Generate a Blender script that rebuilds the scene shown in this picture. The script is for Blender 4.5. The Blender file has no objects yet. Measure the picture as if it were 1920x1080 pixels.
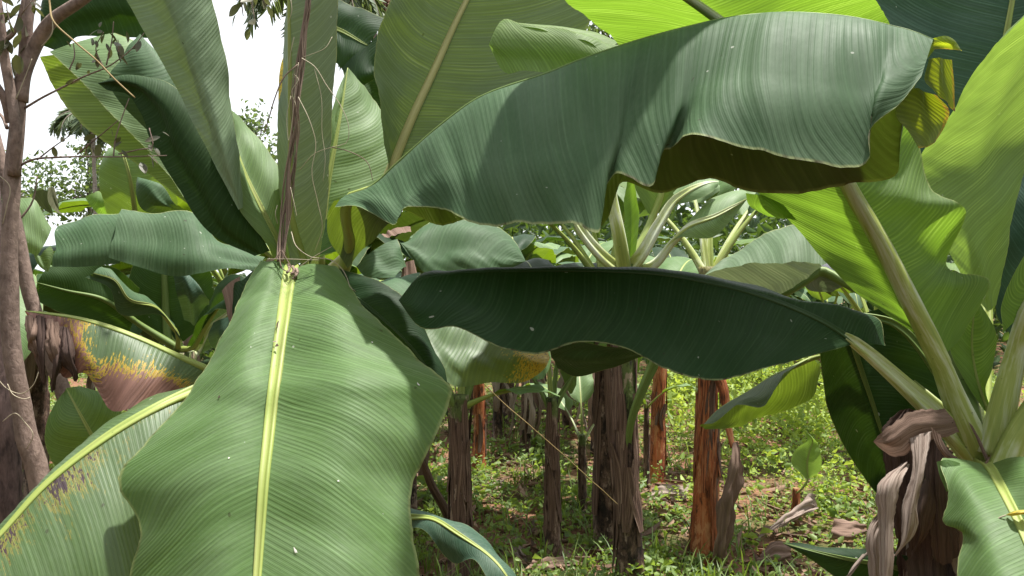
import bpy, math, random
import numpy as np
from mathutils import Vector, noise as mnoise

random.seed(7)
rng = np.random.default_rng(11)
SC = bpy.context.scene
COL = SC.collection

# ------------------------------------------------------------------ camera
CAM = np.array((0.0, 0.0, 1.6))
FPX = 1397.0
cam_d = bpy.data.cameras.new('camera')
cam_d.sensor_width = 36.0
cam_d.lens = 36.0 * FPX / 1920.0
cam_d.clip_start = 0.05
cam_d.clip_end = 600.0
cam = bpy.data.objects.new('camera', cam_d)
cam.location = CAM
cam.rotation_euler = (math.radians(90), 0, 0)
COL.objects.link(cam)
SC.camera = cam

# ------------------------------------------------------------------ light
SUN = Vector((0.22, 0.07, 0.97)).normalized()
SUN_EL = math.asin(SUN.z)
SUN_AZ = math.atan2(SUN.x, SUN.y)
world = bpy.data.worlds.new('World')
SC.world = world
world.use_nodes = True
wn, wl = world.node_tree.nodes, world.node_tree.links
wn.clear()
w_out = wn.new('ShaderNodeOutputWorld')
w_bg = wn.new('ShaderNodeBackground')
w_sky = wn.new('ShaderNodeTexSky')
w_sky.sky_type = 'NISHITA'
w_sky.sun_disc = False
w_sky.sun_elevation = SUN_EL
w_sky.sun_rotation = SUN_AZ
w_sky.air_density = 1.2
w_sky.dust_density = 3.0
w_tc = wn.new('ShaderNodeTexCoord')
w_nz = wn.new('ShaderNodeTexNoise')
w_nz.inputs['Scale'].default_value = 2.2
w_nz.inputs['Detail'].default_value = 5.0
w_rp = wn.new('ShaderNodeMapRange')
w_rp.inputs['From Min'].default_value = 0.3
w_rp.inputs['From Max'].default_value = 0.6
w_rp.inputs['To Min'].default_value = 0.72
w_rp.inputs['To Max'].default_value = 0.95
w_mx = wn.new('ShaderNodeMix')
w_mx.data_type = 'RGBA'
w_mx.inputs['B'].default_value = (10.4, 10.8, 11.2, 1)
wl.new(w_tc.outputs['Generated'], w_nz.inputs['Vector'])
wl.new(w_nz.outputs['Fac'], w_rp.inputs['Value'])
wl.new(w_rp.outputs['Result'], w_mx.inputs['Factor'])
wl.new(w_sky.outputs['Color'], w_mx.inputs['A'])
wl.new(w_mx.outputs['Result'], w_bg.inputs['Color'])
w_bg.inputs['Strength'].default_value = 0.075
wl.new(w_bg.outputs['Background'], w_out.inputs['Surface'])

sun_d = bpy.data.lights.new('sun', 'SUN')
sun_d.energy = 5.0
sun_d.angle = math.radians(2.0)
sun_d.color = (1.0, 0.965, 0.905)
sun = bpy.data.objects.new('sun', sun_d)
sun.rotation_euler = SUN.to_track_quat('Z', 'Y').to_euler()
sun.location = (0, 0, 12)
COL.objects.link(sun)

SC.view_settings.view_transform = 'Standard'
SC.view_settings.look = 'None'
SC.view_settings.gamma = 1.0
SC.view_settings.use_curve_mapping = False
SC.view_settings.exposure = 0.95
SC.render.engine = 'CYCLES'
SC.cycles.max_bounces = 8
SC.cycles.diffuse_bounces = 4
SC.cycles.transmission_bounces = 6
SC.cycles.glossy_bounces = 3
SC.cycles.use_denoising = True
SC.cycles.sample_clamp_indirect = 6.0

# ------------------------------------------------------------------ helpers
def P(x, y, d):
    """point that the photo shows at pixel (x, y), standing d metres in front of the lens"""
    return np.array(((x - 960.0) / FPX * d, d, 1.6 - (y - 540.0) / FPX * d))

def W(p):
    return p.v if isinstance(p, XYZ) else P(*p)

class XYZ:
    def __init__(self, v): self.v = np.array(v, float)

def tag(o, label=None, cat=None, group=None, kind=None):
    if label: o['label'] = label
    if cat: o['category'] = cat
    if group: o['group'] = group
    if kind: o['kind'] = kind
    return o

class Thing:
    pass

def thing(name, loc, label, cat, group=None):
    o = bpy.data.objects.new(name, None)
    o.empty_display_size = 0.1
    o.location = loc
    COL.objects.link(o)
    tag(o, label, cat, group)
    t = Thing(); t.o = o; t.loc = np.array(loc, float)
    return t

def mesh_obj(name, verts, faces, mat, parent=None, loc=(0, 0, 0), uv=None, dmg=None, smooth=True):
    me = bpy.data.meshes.new(name)
    v = np.asarray(verts, float) - np.asarray(loc, float)
    f = np.asarray(faces)
    if f.ndim == 2:
        n, k = f.shape
        me.vertices.add(len(v)); me.vertices.foreach_set('co', v.astype(np.float32).ravel())
        me.loops.add(n * k); me.loops.foreach_set('vertex_index', f.astype(np.int32).ravel())
        me.polygons.add(n); me.polygons.foreach_set('loop_start', np.arange(0, n * k, k, dtype=np.int32))
        me.update(calc_edges=True)
    else:
        me.from_pydata(v.tolist(), [], [list(x) for x in faces])
    if smooth:
        me.polygons.foreach_set('use_smooth', np.ones(len(me.polygons), bool))
    if uv is not None:
        a = me.attributes.new('leafuv', 'FLOAT_VECTOR', 'POINT')
        a.data.foreach_set('vector', np.asarray(uv, np.float32).ravel())
    if dmg is not None:
        a = me.attributes.new('dmg', 'FLOAT', 'POINT')
        a.data.foreach_set('value', np.asarray(dmg, np.float32).ravel())
    me.materials.append(mat)
    me.validate()
    o = bpy.data.objects.new(name, me)
    COL.objects.link(o)
    if parent is not None:
        o.parent = parent
    else:
        o.location = loc
    return o

def hermite(ctrl, t, n):
    """ctrl (M, K, 3) through params t -> n samples, smooth and without overshoot"""
    M = len(ctrl)
    d = (ctrl[1:] - ctrl[:-1]) / (t[1:] - t[:-1])[:, None, None]
    m = np.zeros_like(ctrl)
    m[0], m[-1] = d[0], d[-1]
    for i in range(1, M - 1):
        h0, h1 = t[i] - t[i - 1], t[i + 1] - t[i]
        m[i] = (d[i - 1] * h1 + d[i] * h0) / (h0 + h1)
    ts = np.linspace(t[0], t[-1], n)
    k = np.clip(np.searchsorted(t, ts, 'right') - 1, 0, M - 2)
    h = (t[k + 1] - t[k])
    s = ((ts - t[k]) / h)[:, None, None]
    h = h[:, None, None]
    return ((2 * s**3 - 3 * s**2 + 1) * ctrl[k] + (s**3 - 2 * s**2 + s) * h * m[k]
            + (-2 * s**3 + 3 * s**2) * ctrl[k + 1] + (s**3 - s**2) * h * m[k + 1])

def grid_faces(nu, nv, off=0, flip=False):
    i, j = np.meshgrid(np.arange(nu - 1), np.arange(nv - 1), indexing='ij')
    a = i * nv + j + off
    f = np.stack([a, a + 1, a + nv + 1, a + nv], -1).reshape(-1, 4)
    return f if flip else f[:, ::-1]

def unit(a):
    return a / np.maximum(np.linalg.norm(a, axis=-1, keepdims=True), 1e-9)

def grid_normals(g):
    du = np.gradient(g, axis=0); dv = np.gradient(g, axis=1)
    return unit(np.cross(du, dv))

def chord(pts):
    d = np.linalg.norm(pts[1:] - pts[:-1], axis=-1)
    return np.concatenate([[0], np.cumsum(np.maximum(d, 1e-4))])

def patch(rows, face='top', bulge=0.02, ripple=0.006, crumple=0.0, res=0.011, seed=0, nvmin=20, pleat=0.0, flute=0.0, crease=0.0, rag=0.0):
    """one blade sheet from control rows (base to tip); returns grid, uv, flip, normals"""
    R = []
    for r in rows:
        w = [W(p) for p in r]
        if len(w) == 1: w = [w[0] + np.array((0.0008 * k, 0, 0.0008 * k)) for k in (-1, 0, 1)]
        if len(w) == 2: w = [w[0], (w[0] + w[1]) / 2, w[1]]
        if len(w) == 3: w = [w[0], None, w[1], None, w[2]]
        R.append(w)
    M = len(R)
    mids = np.array([r[2] for r in R])
    for i, r in enumerate(R):
        along = mids[min(i + 1, M - 1)] - mids[max(i - 1, 0)]
        for k in (1, 3):
            if r[k] is None:
                a, b = r[k - 1], r[k + 1]
                n = np.cross(along, b - a)
                ln = np.linalg.norm(n)
                n = n / ln if ln > 1e-9 else n * 0
                # the arch always rises towards the sky
                if n[2] < 0: n = -n
                r[k] = (a + b) / 2 + n * bulge * min(1.0, np.linalg.norm(b - a) / 0.2)
    C = np.array(R)                       # M, 5, 3
    t = chord(C.mean(1))
    L = t[-1]
    nu = int(np.clip(L / res, 14, 150))
    G = hermite(C, t, nu)                 # nu,5,3
    Gt = G.transpose(1, 0, 2)
    wid = np.linalg.norm(G[:, 1:] - G[:, :-1], axis=-1).sum(1).max()
    nv = int(np.clip(wid / res, nvmin, 48)) | 1
    G = hermite(Gt, np.array([0, .25, .5, .75, 1.0]), nv).transpose(1, 0, 2)
    v = np.linspace(-1, 1, nv)
    u = chord(G[:, nv // 2])
    N = grid_normals(G)
    r_ = np.random.default_rng(seed + 5)
    ph = r_.uniform(0, 6.28, 8)
    uu, vv = np.meshgrid(u, v, indexing='ij')
    sid = np.where(vv < 0, 0.0, 2.1)
    disp = ripple * np.abs(vv) ** 2.2 * (np.sin(uu * 27 + ph[0] + sid) * .55 + np.sin(uu * 53 + ph[1] + 2 * sid) * .35 + np.sin(uu * 13 + ph[2] + sid) * .6)
    if pleat:
        s = uu - 0.12 * np.abs(vv) ** 2
        disp += pleat * (np.sin(s * 95 + ph[3]) * .5 + np.sin(s * 210 + ph[4]) * .35 + np.sin(s * 38 + ph[5]) * .9) * np.clip(np.abs(vv) * 4, 0, 1)
    if flute:
        s = uu - 0.10 * np.abs(vv)
        disp += flute * np.abs(vv) ** 0.8 * (np.sin(s * 62 + ph[6]) * .6 + np.sin(s * 37 + ph[7]) * .8 + np.sin(s * 103 + ph[3]) * .3)
    endf = np.clip(np.minimum(uu, u[-1] - uu) / 0.06, 0, 1)
    disp = disp * endf
    if crease:
        k1, k2 = r_.uniform(6, 9), r_.uniform(13, 19)
        w1 = 0.35 * np.sin(uu * 9 + ph[6])
        disp = disp + crease * ((1 - 2 * np.abs(np.sin((vv + w1 * .3) * k1 + ph[0]))) * .7 + (1 - 2 * np.abs(np.sin((vv - w1 * .2) * k2 + ph[1]))) * .3)
    if rag:
        mid_ = G[:, nv // 2:nv // 2 + 1]
        f_ = np.array([[1 + rag * (mnoise.noise(Vector((a_ * 45, sd_ * 9.0, ph[2]))) + .6 * mnoise.noise(Vector((a_ * 130, sd_ * 9.0, ph[2])))) for sd_ in (0, 1)] for a_ in u])
        G = mid_ + (G - mid_) * np.where(vv < 0, f_[:, :1], f_[:, 1:])[..., None]
    if crumple:
        off = Vector(r_.uniform(-50, 50, 3))
        q = np.array([[mnoise.noise(Vector((uu[i, j] * 5, vv[i, j] * 2.2, 0)) + off)
                       + 0.5 * mnoise.noise(Vector((uu[i, j] * 14, vv[i, j] * 5, 3)) + off)
                       for j in range(nv)] for i in range(nu)])
        disp = disp + q * crumple
    G = G + N * disp[..., None]
    N = grid_normals(G)
    half = slice(0, nv // 2 + 1)
    area = np.linalg.norm(np.cross(np.gradient(G, axis=0), np.gradient(G, axis=1)), axis=-1)
    view = unit(CAM - G)
    sgn = ((N * view).sum(-1) * area)[:, half].sum()
    flip = (sgn < 0) if face == 'top' else (sgn > 0)
    wm = np.abs(vv) * wid / 2
    uv = np.stack([uu, vv, np.sign(vv) * wm], -1)
    if flip: N = -N
    return G, uv, flip, N

PROFILE = np.array([(-1, .06), (-.74, .52), (-.40, .30), (0, .10), (.40, .30), (.74, .52), (1, .10), (.86, -.5), (.5, -.92), (0, -1.08), (-.5, -.92), (-.86, -.5)])

def tube(path, rad, nrm=None, profile=None, nseg=10, loc=None):
    """swept tube; path (n,3), rad (n,), nrm (n,3) up vectors; returns verts, faces, uv"""
    path = np.asarray(path, float); n = len(path)
    T = unit(np.gradient(path, axis=0))
    if nrm is None:
        up = np.array((0.13, -1.0, 0.21))
        nrm = np.repeat(up[None], n, 0)
    B = unit(np.cross(T, nrm)); Nn = np.cross(B, T)
    if profile is None:
        a = np.linspace(0, 2 * np.pi, nseg, endpoint=False)
        profile = np.stack([np.cos(a), np.sin(a)], -1)
    k = len(profile)
    rad = np.asarray(rad, float)
    V = path[:, None] + rad[:, None, None] * (profile[None, :, 0, None] * B[:, None] + profile[None, :, 1, None] * Nn[:, None])
    i, j = np.meshgrid(np.arange(n - 1), np.arange(k), indexing='ij')
    a = i * k + j; b = i * k + (j + 1) % k
    F = np.stack([a, b, b + k, a + k], -1).reshape(-1, 4)
    u = chord(path)
    uv = np.stack([np.repeat(u[:, None], k, 1), np.repeat(np.linspace(-1, 1, k)[None], n, 0), np.zeros((n, k))], -1)
    V = V.reshape(-1, 3); uv = uv.reshape(-1, 3)
    # caps
    c0, c1 = len(V), len(V) + 1
    V = np.vstack([V, path[:1], path[-1:]]); uv = np.vstack([uv, uv[:1], uv[-1:]])
    q = np.arange(k)
    cap0 = np.stack([np.full(k, c0), (q + 1) % k, q, np.full(k, c0)], -1)
    e = (n - 1) * k
    cap1 = np.stack([np.full(k, c1), e + q, e + (q + 1) % k, np.full(k, c1)], -1)
    tri = np.vstack([cap0, cap1])[:, :3]
    return V, F, tri, uv

def tube_obj(name, path, rad, mat, parent=None, loc=(0, 0, 0), nrm=None, profile=None, nseg=10, wob=0.0, dmg=None):
    V, F, tri, uv = tube(path, rad, nrm, profile, nseg)
    if wob:
        c = V.copy()
        for q in range(len(V)):
            V[q] += np.array(mnoise.noise_vector(Vector(c[q] * 9))) * wob
    faces = [tuple(x) for x in F] + [tuple(x) for x in tri]
    if dmg is not None: dmg = dmg(uv)
    fa = np.empty(len(faces), object); fa[:] = faces
    return mesh_obj(name, V, fa, mat, parent, loc, uv, dmg)

def smooth_path(pts, n):
    p = np.array([W(q) for q in pts])
    return hermite(p[:, None], chord(p), n)[:, 0]

# ------------------------------------------------------------------ materials
def nmath(nt, op, a=None, b=None, c=None, clamp=False):
    n = nt.nodes.new('ShaderNodeMath'); n.operation = op; n.use_clamp = clamp
    for k, x in enumerate((a, b, c)):
        if x is None: continue
        if isinstance(x, (int, float)): n.inputs[k].default_value = x
        else: nt.links.new(x, n.inputs[k])
    return n.outputs[0]

def nmix(nt, f, a, b, blend='MIX'):
    n = nt.nodes.new('ShaderNodeMix'); n.data_type = 'RGBA'; n.blend_type = blend
    for key, x in (('Factor', f), ('A', a), ('B', b)):
        s = [i for i in n.inputs if i.name == key and (i.type == ('VALUE' if key == 'Factor' else 'RGBA'))][0]
        if isinstance(x, (int, float)): s.default_value = x
        elif isinstance(x, tuple): s.default_value = (*x, 1) if len(x) == 3 else x
        else: nt.links.new(x, s)
    return [o for o in n.outputs if o.type == 'RGBA'][0]

def nnoise(nt, vec, scale=1.0, detail=3.0, rough=0.55, dist=0.0):
    n = nt.nodes.new('ShaderNodeTexNoise')
    n.inputs['Scale'].default_value = scale; n.inputs['Detail'].default_value = detail
    n.inputs['Roughness'].default_value = rough; n.inputs['Distortion'].default_value = dist
    if vec is not None: nt.links.new(vec, n.inputs['Vector'])
    return n.outputs['Fac']

def nrange(nt, x, a, b, c=0.0, d=1.0, smooth=False):
    n = nt.nodes.new('ShaderNodeMapRange')
    if smooth: n.interpolation_type = 'SMOOTHSTEP'
    nt.links.new(x, n.inputs['Value'])
    for k, v in (('From Min', a), ('From Max', b), ('To Min', c), ('To Max', d)): n.inputs[k].default_value = v
    return n.outputs['Result']

def ncomb(nt, x, y, z):
    n = nt.nodes.new('ShaderNodeCombineXYZ')
    for k, v in enumerate((x, y, z)):
        if isinstance(v, (int, float)): n.inputs[k].default_value = v
        else: nt.links.new(v, n.inputs[k])
    return n.outputs[0]

def new_mat(name):
    m = bpy.data.materials.new(name); m.use_nodes = True
    m.node_tree.nodes.clear()
    out = m.node_tree.nodes.new('ShaderNodeOutputMaterial')
    return m, m.node_tree, out

def leaf_coords(nt):
    a = nt.nodes.new('ShaderNodeAttribute'); a.attribute_name = 'leafuv'
    s = nt.nodes.new('ShaderNodeSeparateXYZ'); nt.links.new(a.outputs['Vector'], s.inputs[0])
    return s.outputs[0], s.outputs[1], s.outputs[2]

def leaf_mat(name, top, under, trans, rough=0.42, tmix=0.42, vein=0.35, spacing=0.012, bump=0.34, damage=False, spec=0.5, yellow_band=False, bloom=0.15, ang=0.22):
    m, nt, out = new_mat(name)
    N, L = nt.nodes, nt.links
    u, v, w = leaf_coords(nt)
    av = nmath(nt, 'ABSOLUTE', v)
    cur = nmath(nt, 'MULTIPLY', nmath(nt, 'POWER', av, 2.2), 0.07)
    s = nmath(nt, 'SUBTRACT', nmath(nt, 'SUBTRACT', u, cur), nmath(nt, 'MULTIPLY', nmath(nt, 'ABSOLUTE', w), ang))
    oi = N.new('ShaderNodeObjectInfo')
    seed = nmath(nt, 'MULTIPLY', oi.outputs['Random'], 37.0)
    side = nmath(nt, 'MULTIPLY', nmath(nt, 'SIGN', v), 9.0)
    str_vec = ncomb(nt, nmath(nt, 'MULTIPLY', s, 70.0), nmath(nt, 'ADD', nmath(nt, 'MULTIPLY', w, 2.2), side), seed)
    streak = nnoise(nt, str_vec, 1.0, 3.0, 0.6)
    broad = nnoise(nt, ncomb(nt, nmath(nt, 'MULTIPLY', s, 9.0), nmath(nt, 'ADD', nmath(nt, 'MULTIPLY', w, 3.0), side), seed), 1.0, 2.0, 0.5)
    blot = nnoise(nt, ncomb(nt, nmath(nt, 'MULTIPLY', u, 6.0), nmath(nt, 'MULTIPLY', w, 7.0), seed), 1.0, 4.0, 0.6)
    fine = nnoise(nt, ncomb(nt, nmath(nt, 'MULTIPLY', u, 160.0), nmath(nt, 'MULTIPLY', w, 60.0), seed), 1.0, 2.0, 0.6)
    ph = nmath(nt, 'ADD', nmath(nt, 'MULTIPLY', s, 2 * math.pi / spacing), nmath(nt, 'MULTIPLY_ADD', streak, 0.8, nmath(nt, 'MULTIPLY', nnoise(nt, ncomb(nt, nmath(nt, 'MULTIPLY', s, 30.0), nmath(nt, 'ADD', nmath(nt, 'MULTIPLY', w, 0.7), side), seed), 1.0, 2.0, 0.6), 9.0)))
    amp = nrange(nt, nnoise(nt, ncomb(nt, nmath(nt, 'MULTIPLY', s, 23.0), nmath(nt, 'ADD', nmath(nt, 'MULTIPLY', w, 5.0), side), seed), 1.0, 3.0, 0.6), 0.36, 0.64, 0.4, 1.0)
    wave = nmath(nt, 'MULTIPLY', nmath(nt, 'MULTIPLY_ADD', nmath(nt, 'SINE', ph), 0.5, 0.5), amp)
    vline = nmath(nt, 'POWER', wave, 5.0)
    fw = nmath(nt, 'MULTIPLY_ADD', nmath(nt, 'SINE', nmath(nt, 'MULTIPLY', ph, 3.0)), 0.5, 0.5)
    def shade(c):
        lo = tuple(x * 0.90 for x in c); hi = tuple(min(1, x * 1.11) for x in c)
        a = nmix(nt, nrange(nt, streak, 0.32, 0.68), lo, hi)
        a = nmix(nt, nmath(nt, 'MULTIPLY', nrange(nt, blot, 0.35, 0.7), 0.55), a, tuple(x * 0.72 for x in c))
        light = tuple(min(1, x * 1.5 + 0.03) for x in c)
        a = nmix(nt, nmath(nt, 'MULTIPLY', vline, vein), a, light)
        maj = nmath(nt, 'POWER', nmath(nt, 'MULTIPLY_ADD', nmath(nt, 'SINE', nmath(nt, 'ADD', nmath(nt, 'MULTIPLY', s, 2 * math.pi / (spacing * 2.7)), nmath(nt, 'MULTIPLY', broad, 5.0))), 0.5, 0.5), 24.0)
        a = nmix(nt, nmath(nt, 'MULTIPLY', maj, vein * 0.9), a, tuple(min(1, x * 1.7 + 0.03) for x in c))
        return a
    ctop, cund = shade(top), shade(under)
    # pale waxy bloom and dust on the upper face
    ctop = nmix(nt, nmath(nt, 'MULTIPLY', nrange(nt, nmath(nt, 'MULTIPLY_ADD', fine, 0.5, broad), 0.62, 0.95), bloom), ctop, (0.28, 0.34, 0.24))
    geo = N.new('ShaderNodeNewGeometry')
    base = nmix(nt, geo.outputs['Backfacing'], ctop, cund)
    tcol = nmix(nt, nrange(nt, streak, 0.3, 0.7), tuple(x * 0.85 for x in trans), tuple(min(1, x * 1.13) for x in trans))
    tcol = nmix(nt, nmath(nt, 'MULTIPLY', vline, 0.55), tcol, (min(1, trans[0] * 1.5 + .06), min(1, trans[1] * 1.3 + .04), trans[2] + 0.06))
    tcol = nmix(nt, nmath(nt, 'MULTIPLY', nmath(nt, 'SUBTRACT', 1.0, wave), 0.5), tcol, tuple(x * 0.45 for x in trans))
    # pale margin
    edge = nrange(nt, av, 0.978, 0.992)
    ebr = nrange(nt, nnoise(nt, ncomb(nt, nmath(nt, 'MULTIPLY', u, 26.0), side, seed), 1.0, 3.0, 0.7), 0.5, 0.62)
    ecol = nmix(nt, ebr, (0.40, 0.42, 0.18), (0.12, 0.065, 0.035))
    base = nmix(nt, nmath(nt, 'MULTIPLY', edge, 0.5), base, ecol)
    # tiny specks
    speck = nnoise(nt, ncomb(nt, nmath(nt, 'MULTIPLY', u, 55.0), nmath(nt, 'MULTIPLY', w, 55.0), seed), 1.0, 0.0, 0.5)
    base = nmix(nt, nmath(nt, 'MULTIPLY', nrange(nt, speck, 0.86, 0.88), 0.6), base, (0.55, 0.56, 0.48))
    base = nmix(nt, nmath(nt, 'MULTIPLY', nrange(nt, speck, 0.145, 0.125), 0.7), base, (0.03, 0.025, 0.015))
    tm = tmix
    rgh = rough
    if damage:
        d = N.new('ShaderNodeAttribute'); d.attribute_name = 'dmg'
        dn = nnoise(nt, ncomb(nt, nmath(nt, 'MULTIPLY', s, 190.0), nmath(nt, 'MULTIPLY', w, 60.0), seed), 1.0, 3.0, 0.7)
        dl = nnoise(nt, ncomb(nt, nmath(nt, 'MULTIPLY', s, 16.0), nmath(nt, 'MULTIPLY', w, 9.0), seed), 1.0, 3.0, 0.6)
        q = nmath(nt, 'ADD', d.outputs['Fac'], nmath(nt, 'MULTIPLY_ADD', dn, 1.5, -0.75))
        q = nmath(nt, 'ADD', q, nmath(nt, 'MULTIPLY_ADD', dl, 0.6 if damage != 'speck' else 1.1, -0.3 if damage != 'speck' else -0.55))
        yel = nrange(nt, q, 0.36, 0.46); brn = nrange(nt, q, 0.56, 0.62)
        ycol = nmix(nt, nrange(nt, dn, 0.35, 0.65), (0.33, 0.20, 0.015), (0.56, 0.40, 0.04))
        if yellow_band:
            ycol = nmix(nt, nrange(nt, dl, 0.35, 0.65), (0.52, 0.36, 0.03), (0.72, 0.58, 0.10))
            bcol = nmix(nt, nrange(nt, dn, 0.55, 0.60), ycol, (0.05, 0.03, 0.012))
        else:
            bcol = nmix(nt, nrange(nt, streak, 0.3, 0.7), (0.10, 0.045, 0.035), (0.32, 0.165, 0.125))
        if damage == 'speck':
            ycol = nmix(nt, nrange(nt, dl, 0.4, 0.6), (0.16, 0.15, 0.03), (0.34, 0.27, 0.035))
            bcol = (0.045, 0.030, 0.038)
            yel = nmath(nt, 'MULTIPLY', nrange(nt, q, 0.30, 0.42), 0.5)
            brn = nrange(nt, q, 0.50, 0.54)
        base = nmix(nt, yel, base, ycol)
        base = nmix(nt, brn, base, bcol)
        tcol = nmix(nt, yel, tcol, (0.7, 0.45, 0.05))
        tcol = nmix(nt, brn, tcol, (0.6, 0.42, 0.06) if yellow_band else (0.25, 0.09, 0.05))
    bp = N.new('ShaderNodeBump')
    bp.inputs['Strength'].default_value = bump
    bp.inputs['Distance'].default_value = 0.0022
    h = nmath(nt, 'ADD', nmath(nt, 'MULTIPLY', wave, 0.75), nmath(nt, 'MULTIPLY', streak, 0.45))
    h = nmath(nt, 'ADD', h, nmath(nt, 'MULTIPLY', fw, 0.16))
    h = nmath(nt, 'ADD', h, nmath(nt, 'MULTIPLY', fine, 0.10))
    L.new(h, bp.inputs['Height'])
    pr = N.new('ShaderNodeBsdfPrincipled')
    L.new(base, pr.inputs['Base Color'])
    L.new(nmath(nt, 'ADD', nrange(nt, blot, 0.3, 0.7, rgh - 0.06, rgh + 0.10), nmath(nt, 'MULTIPLY', geo.outputs['Backfacing'], 0.12)), pr.inputs['Roughness'])
    pr.inputs['Specular IOR Level'].default_value = spec
    L.new(bp.outputs['Normal'], pr.inputs['Normal'])
    tr = N.new('ShaderNodeBsdfTranslucent')
    L.new(tcol, tr.inputs['Color']); L.new(bp.outputs['Normal'], tr.inputs['Normal'])
    mx = N.new('ShaderNodeMixShader'); mx.inputs[0].default_value = tm
    L.new(pr.outputs[0], mx.inputs[1]); L.new(tr.outputs[0], mx.inputs[2])
    L.new(mx.outputs[0], out.inputs['Surface'])
    return m

def fibre_mat(name, cols, streak_scale=(40, 3), rough=0.75, bump=0.6, wax=None, green=None, tmix=0.0, spec=0.3, dist=0.004, mixw=0.66):
    """streaky fibrous stuff along 'leafuv': stems, petioles, dead leaves"""
    m, nt, out = new_mat(name)
    N, L = nt.nodes, nt.links
    u, v, w = leaf_coords(nt)
    oi = N.new('ShaderNodeObjectInfo'); seed = nmath(nt, 'MULTIPLY', oi.outputs['Random'], 41.0)
    a = nnoise(nt, ncomb(nt, nmath(nt, 'MULTIPLY', u, streak_scale[1]), nmath(nt, 'MULTIPLY', v, streak_scale[0] * 0.1), seed), 1.0, 5.0, 0.65, 0.4)
    b = nnoise(nt, ncomb(nt, nmath(nt, 'MULTIPLY', u, streak_scale[1] * 1.2), nmath(nt, 'MULTIPLY', v, streak_scale[0]), seed), 1.0, 3.0, 0.7)
    f = nmath(nt, 'ADD', nmath(nt, 'MULTIPLY', a, mixw), nmath(nt, 'MULTIPLY', b, 1 - mixw))
    cr = N.new('ShaderNodeValToRGB')
    n = len(cols)
    pos = [0.34 + 0.32 * k / (n - 1) for k in range(n)]
    el = cr.color_ramp.elements
    el[0].position, el[1].position = pos[0], pos[-1]
    el[0].color, el[1].color = (*cols[0], 1), (*cols[-1], 1)
    for k in range(1, n - 1):
        e = el.new(pos[k]); e.color = (*cols[k], 1)
    L.new(f, cr.inputs[0])
    base = cr.outputs[0]
    if green:
        d = N.new('ShaderNodeAttribute'); d.attribute_name = 'dmg'
        g = nrange(nt, nmath(nt, 'ADD', d.outputs['Fac'], nmath(nt, 'MULTIPLY_ADD', b, 0.9, -0.45)), 0.45, 0.6)
        gc = nmix(nt, nrange(nt, a, 0.35, 0.65), tuple(x * 0.65 for x in green), green)
        base = nmix(nt, g, base, gc)
    if wax:
        wx = nrange(nt, nmath(nt, 'ADD', nmath(nt, 'MULTIPLY', a, 0.7), nmath(nt, 'MULTIPLY', b, 0.3)), 0.46, 0.6)
        base = nmix(nt, nmath(nt, 'MULTIPLY', wx, 0.7), base, wax)
    tc = N.new('ShaderNodeTexCoord')
    sp = nnoise(nt, tc.outputs['Object'], 70.0, 2.0, 0.6)
    base = nmix(nt, nrange(nt, sp, 0.30, 0.22, 0, 0.7), base, tuple(x * 0.25 for x in cols[0]))
    if green:
        pz = nnoise(nt, ncomb(nt, nmath(nt, 'MULTIPLY', u, 7.0), nmath(nt, 'MULTIPLY', v, 3.0), seed), 1.0, 4.0, 0.7)
        base = nmix(nt, nrange(nt, pz, 0.54, 0.60, 0, 0.6), base, tuple(min(1, x * 1.25) for x in cols[-1]))
        base = nmix(nt, nrange(nt, pz, 0.46, 0.38, 0, 0.85), base, tuple(x * 0.8 for x in cols[0]))
    bp = N.new('ShaderNodeBump'); bp.inputs['Strength'].default_value = bump; bp.inputs['Distance'].default_value = dist
    L.new(nmath(nt, 'ADD', f, nmath(nt, 'MULTIPLY', sp, 0.2)), bp.inputs['Height'])
    pr = N.new('ShaderNodeBsdfPrincipled')
    L.new(base, pr.inputs['Base Color']); pr.inputs['Roughness'].default_value = rough
    pr.inputs['Specular IOR Level'].default_value = spec
    L.new(bp.outputs['Normal'], pr.inputs['Normal'])
    sh = pr.outputs[0]
    if tmix:
        tr = N.new('ShaderNodeBsdfTranslucent'); L.new(base, tr.inputs['Color'])
        mx = N.new('ShaderNodeMixShader'); mx.inputs[0].default_value = tmix
        L.new(sh, mx.inputs[1]); L.new(tr.outputs[0], mx.inputs[2]); sh = mx.outputs[0]
    L.new(sh, out.inputs['Surface'])
    return m

def bark_mat(name, c0, c1, scale=30, bump=0.7, stretch=0.3, rough=0.85):
    m, nt, out = new_mat(name)
    N, L = nt.nodes, nt.links
    tc = N.new('ShaderNodeTexCoord')
    mp = N.new('ShaderNodeMapping'); mp.inputs['Scale'].default_value = (1, 1, stretch)
    L.new(tc.outputs['Object'], mp.inputs['Vector'])
    a = nnoise(nt, mp.outputs['Vector'], scale, 6.0, 0.7, 0.3)
    b = nnoise(nt, tc.outputs['Object'], 7.0, 3.0, 0.6)
    base = nmix(nt, nrange(nt, a, 0.32, 0.68), c0, c1)
    base = nmix(nt, nmath(nt, 'MULTIPLY', nrange(nt, b, 0.5, 0.75), 0.5), base, tuple(min(1, x * 1.5) for x in c1))
    bp = N.new('ShaderNodeBump'); bp.inputs['Strength'].default_value = bump; bp.inputs['Distance'].default_value = 0.006
    L.new(a, bp.inputs['Height'])
    pr = N.new('ShaderNodeBsdfPrincipled'); L.new(base, pr.inputs['Base Color']); pr.inputs['Roughness'].default_value = rough
    pr.inputs['Specular IOR Level'].default_value = 0.25
    L.new(bp.outputs['Normal'], pr.inputs['Normal']); L.new(pr.outputs[0], out.inputs['Surface'])
    return m

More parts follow.
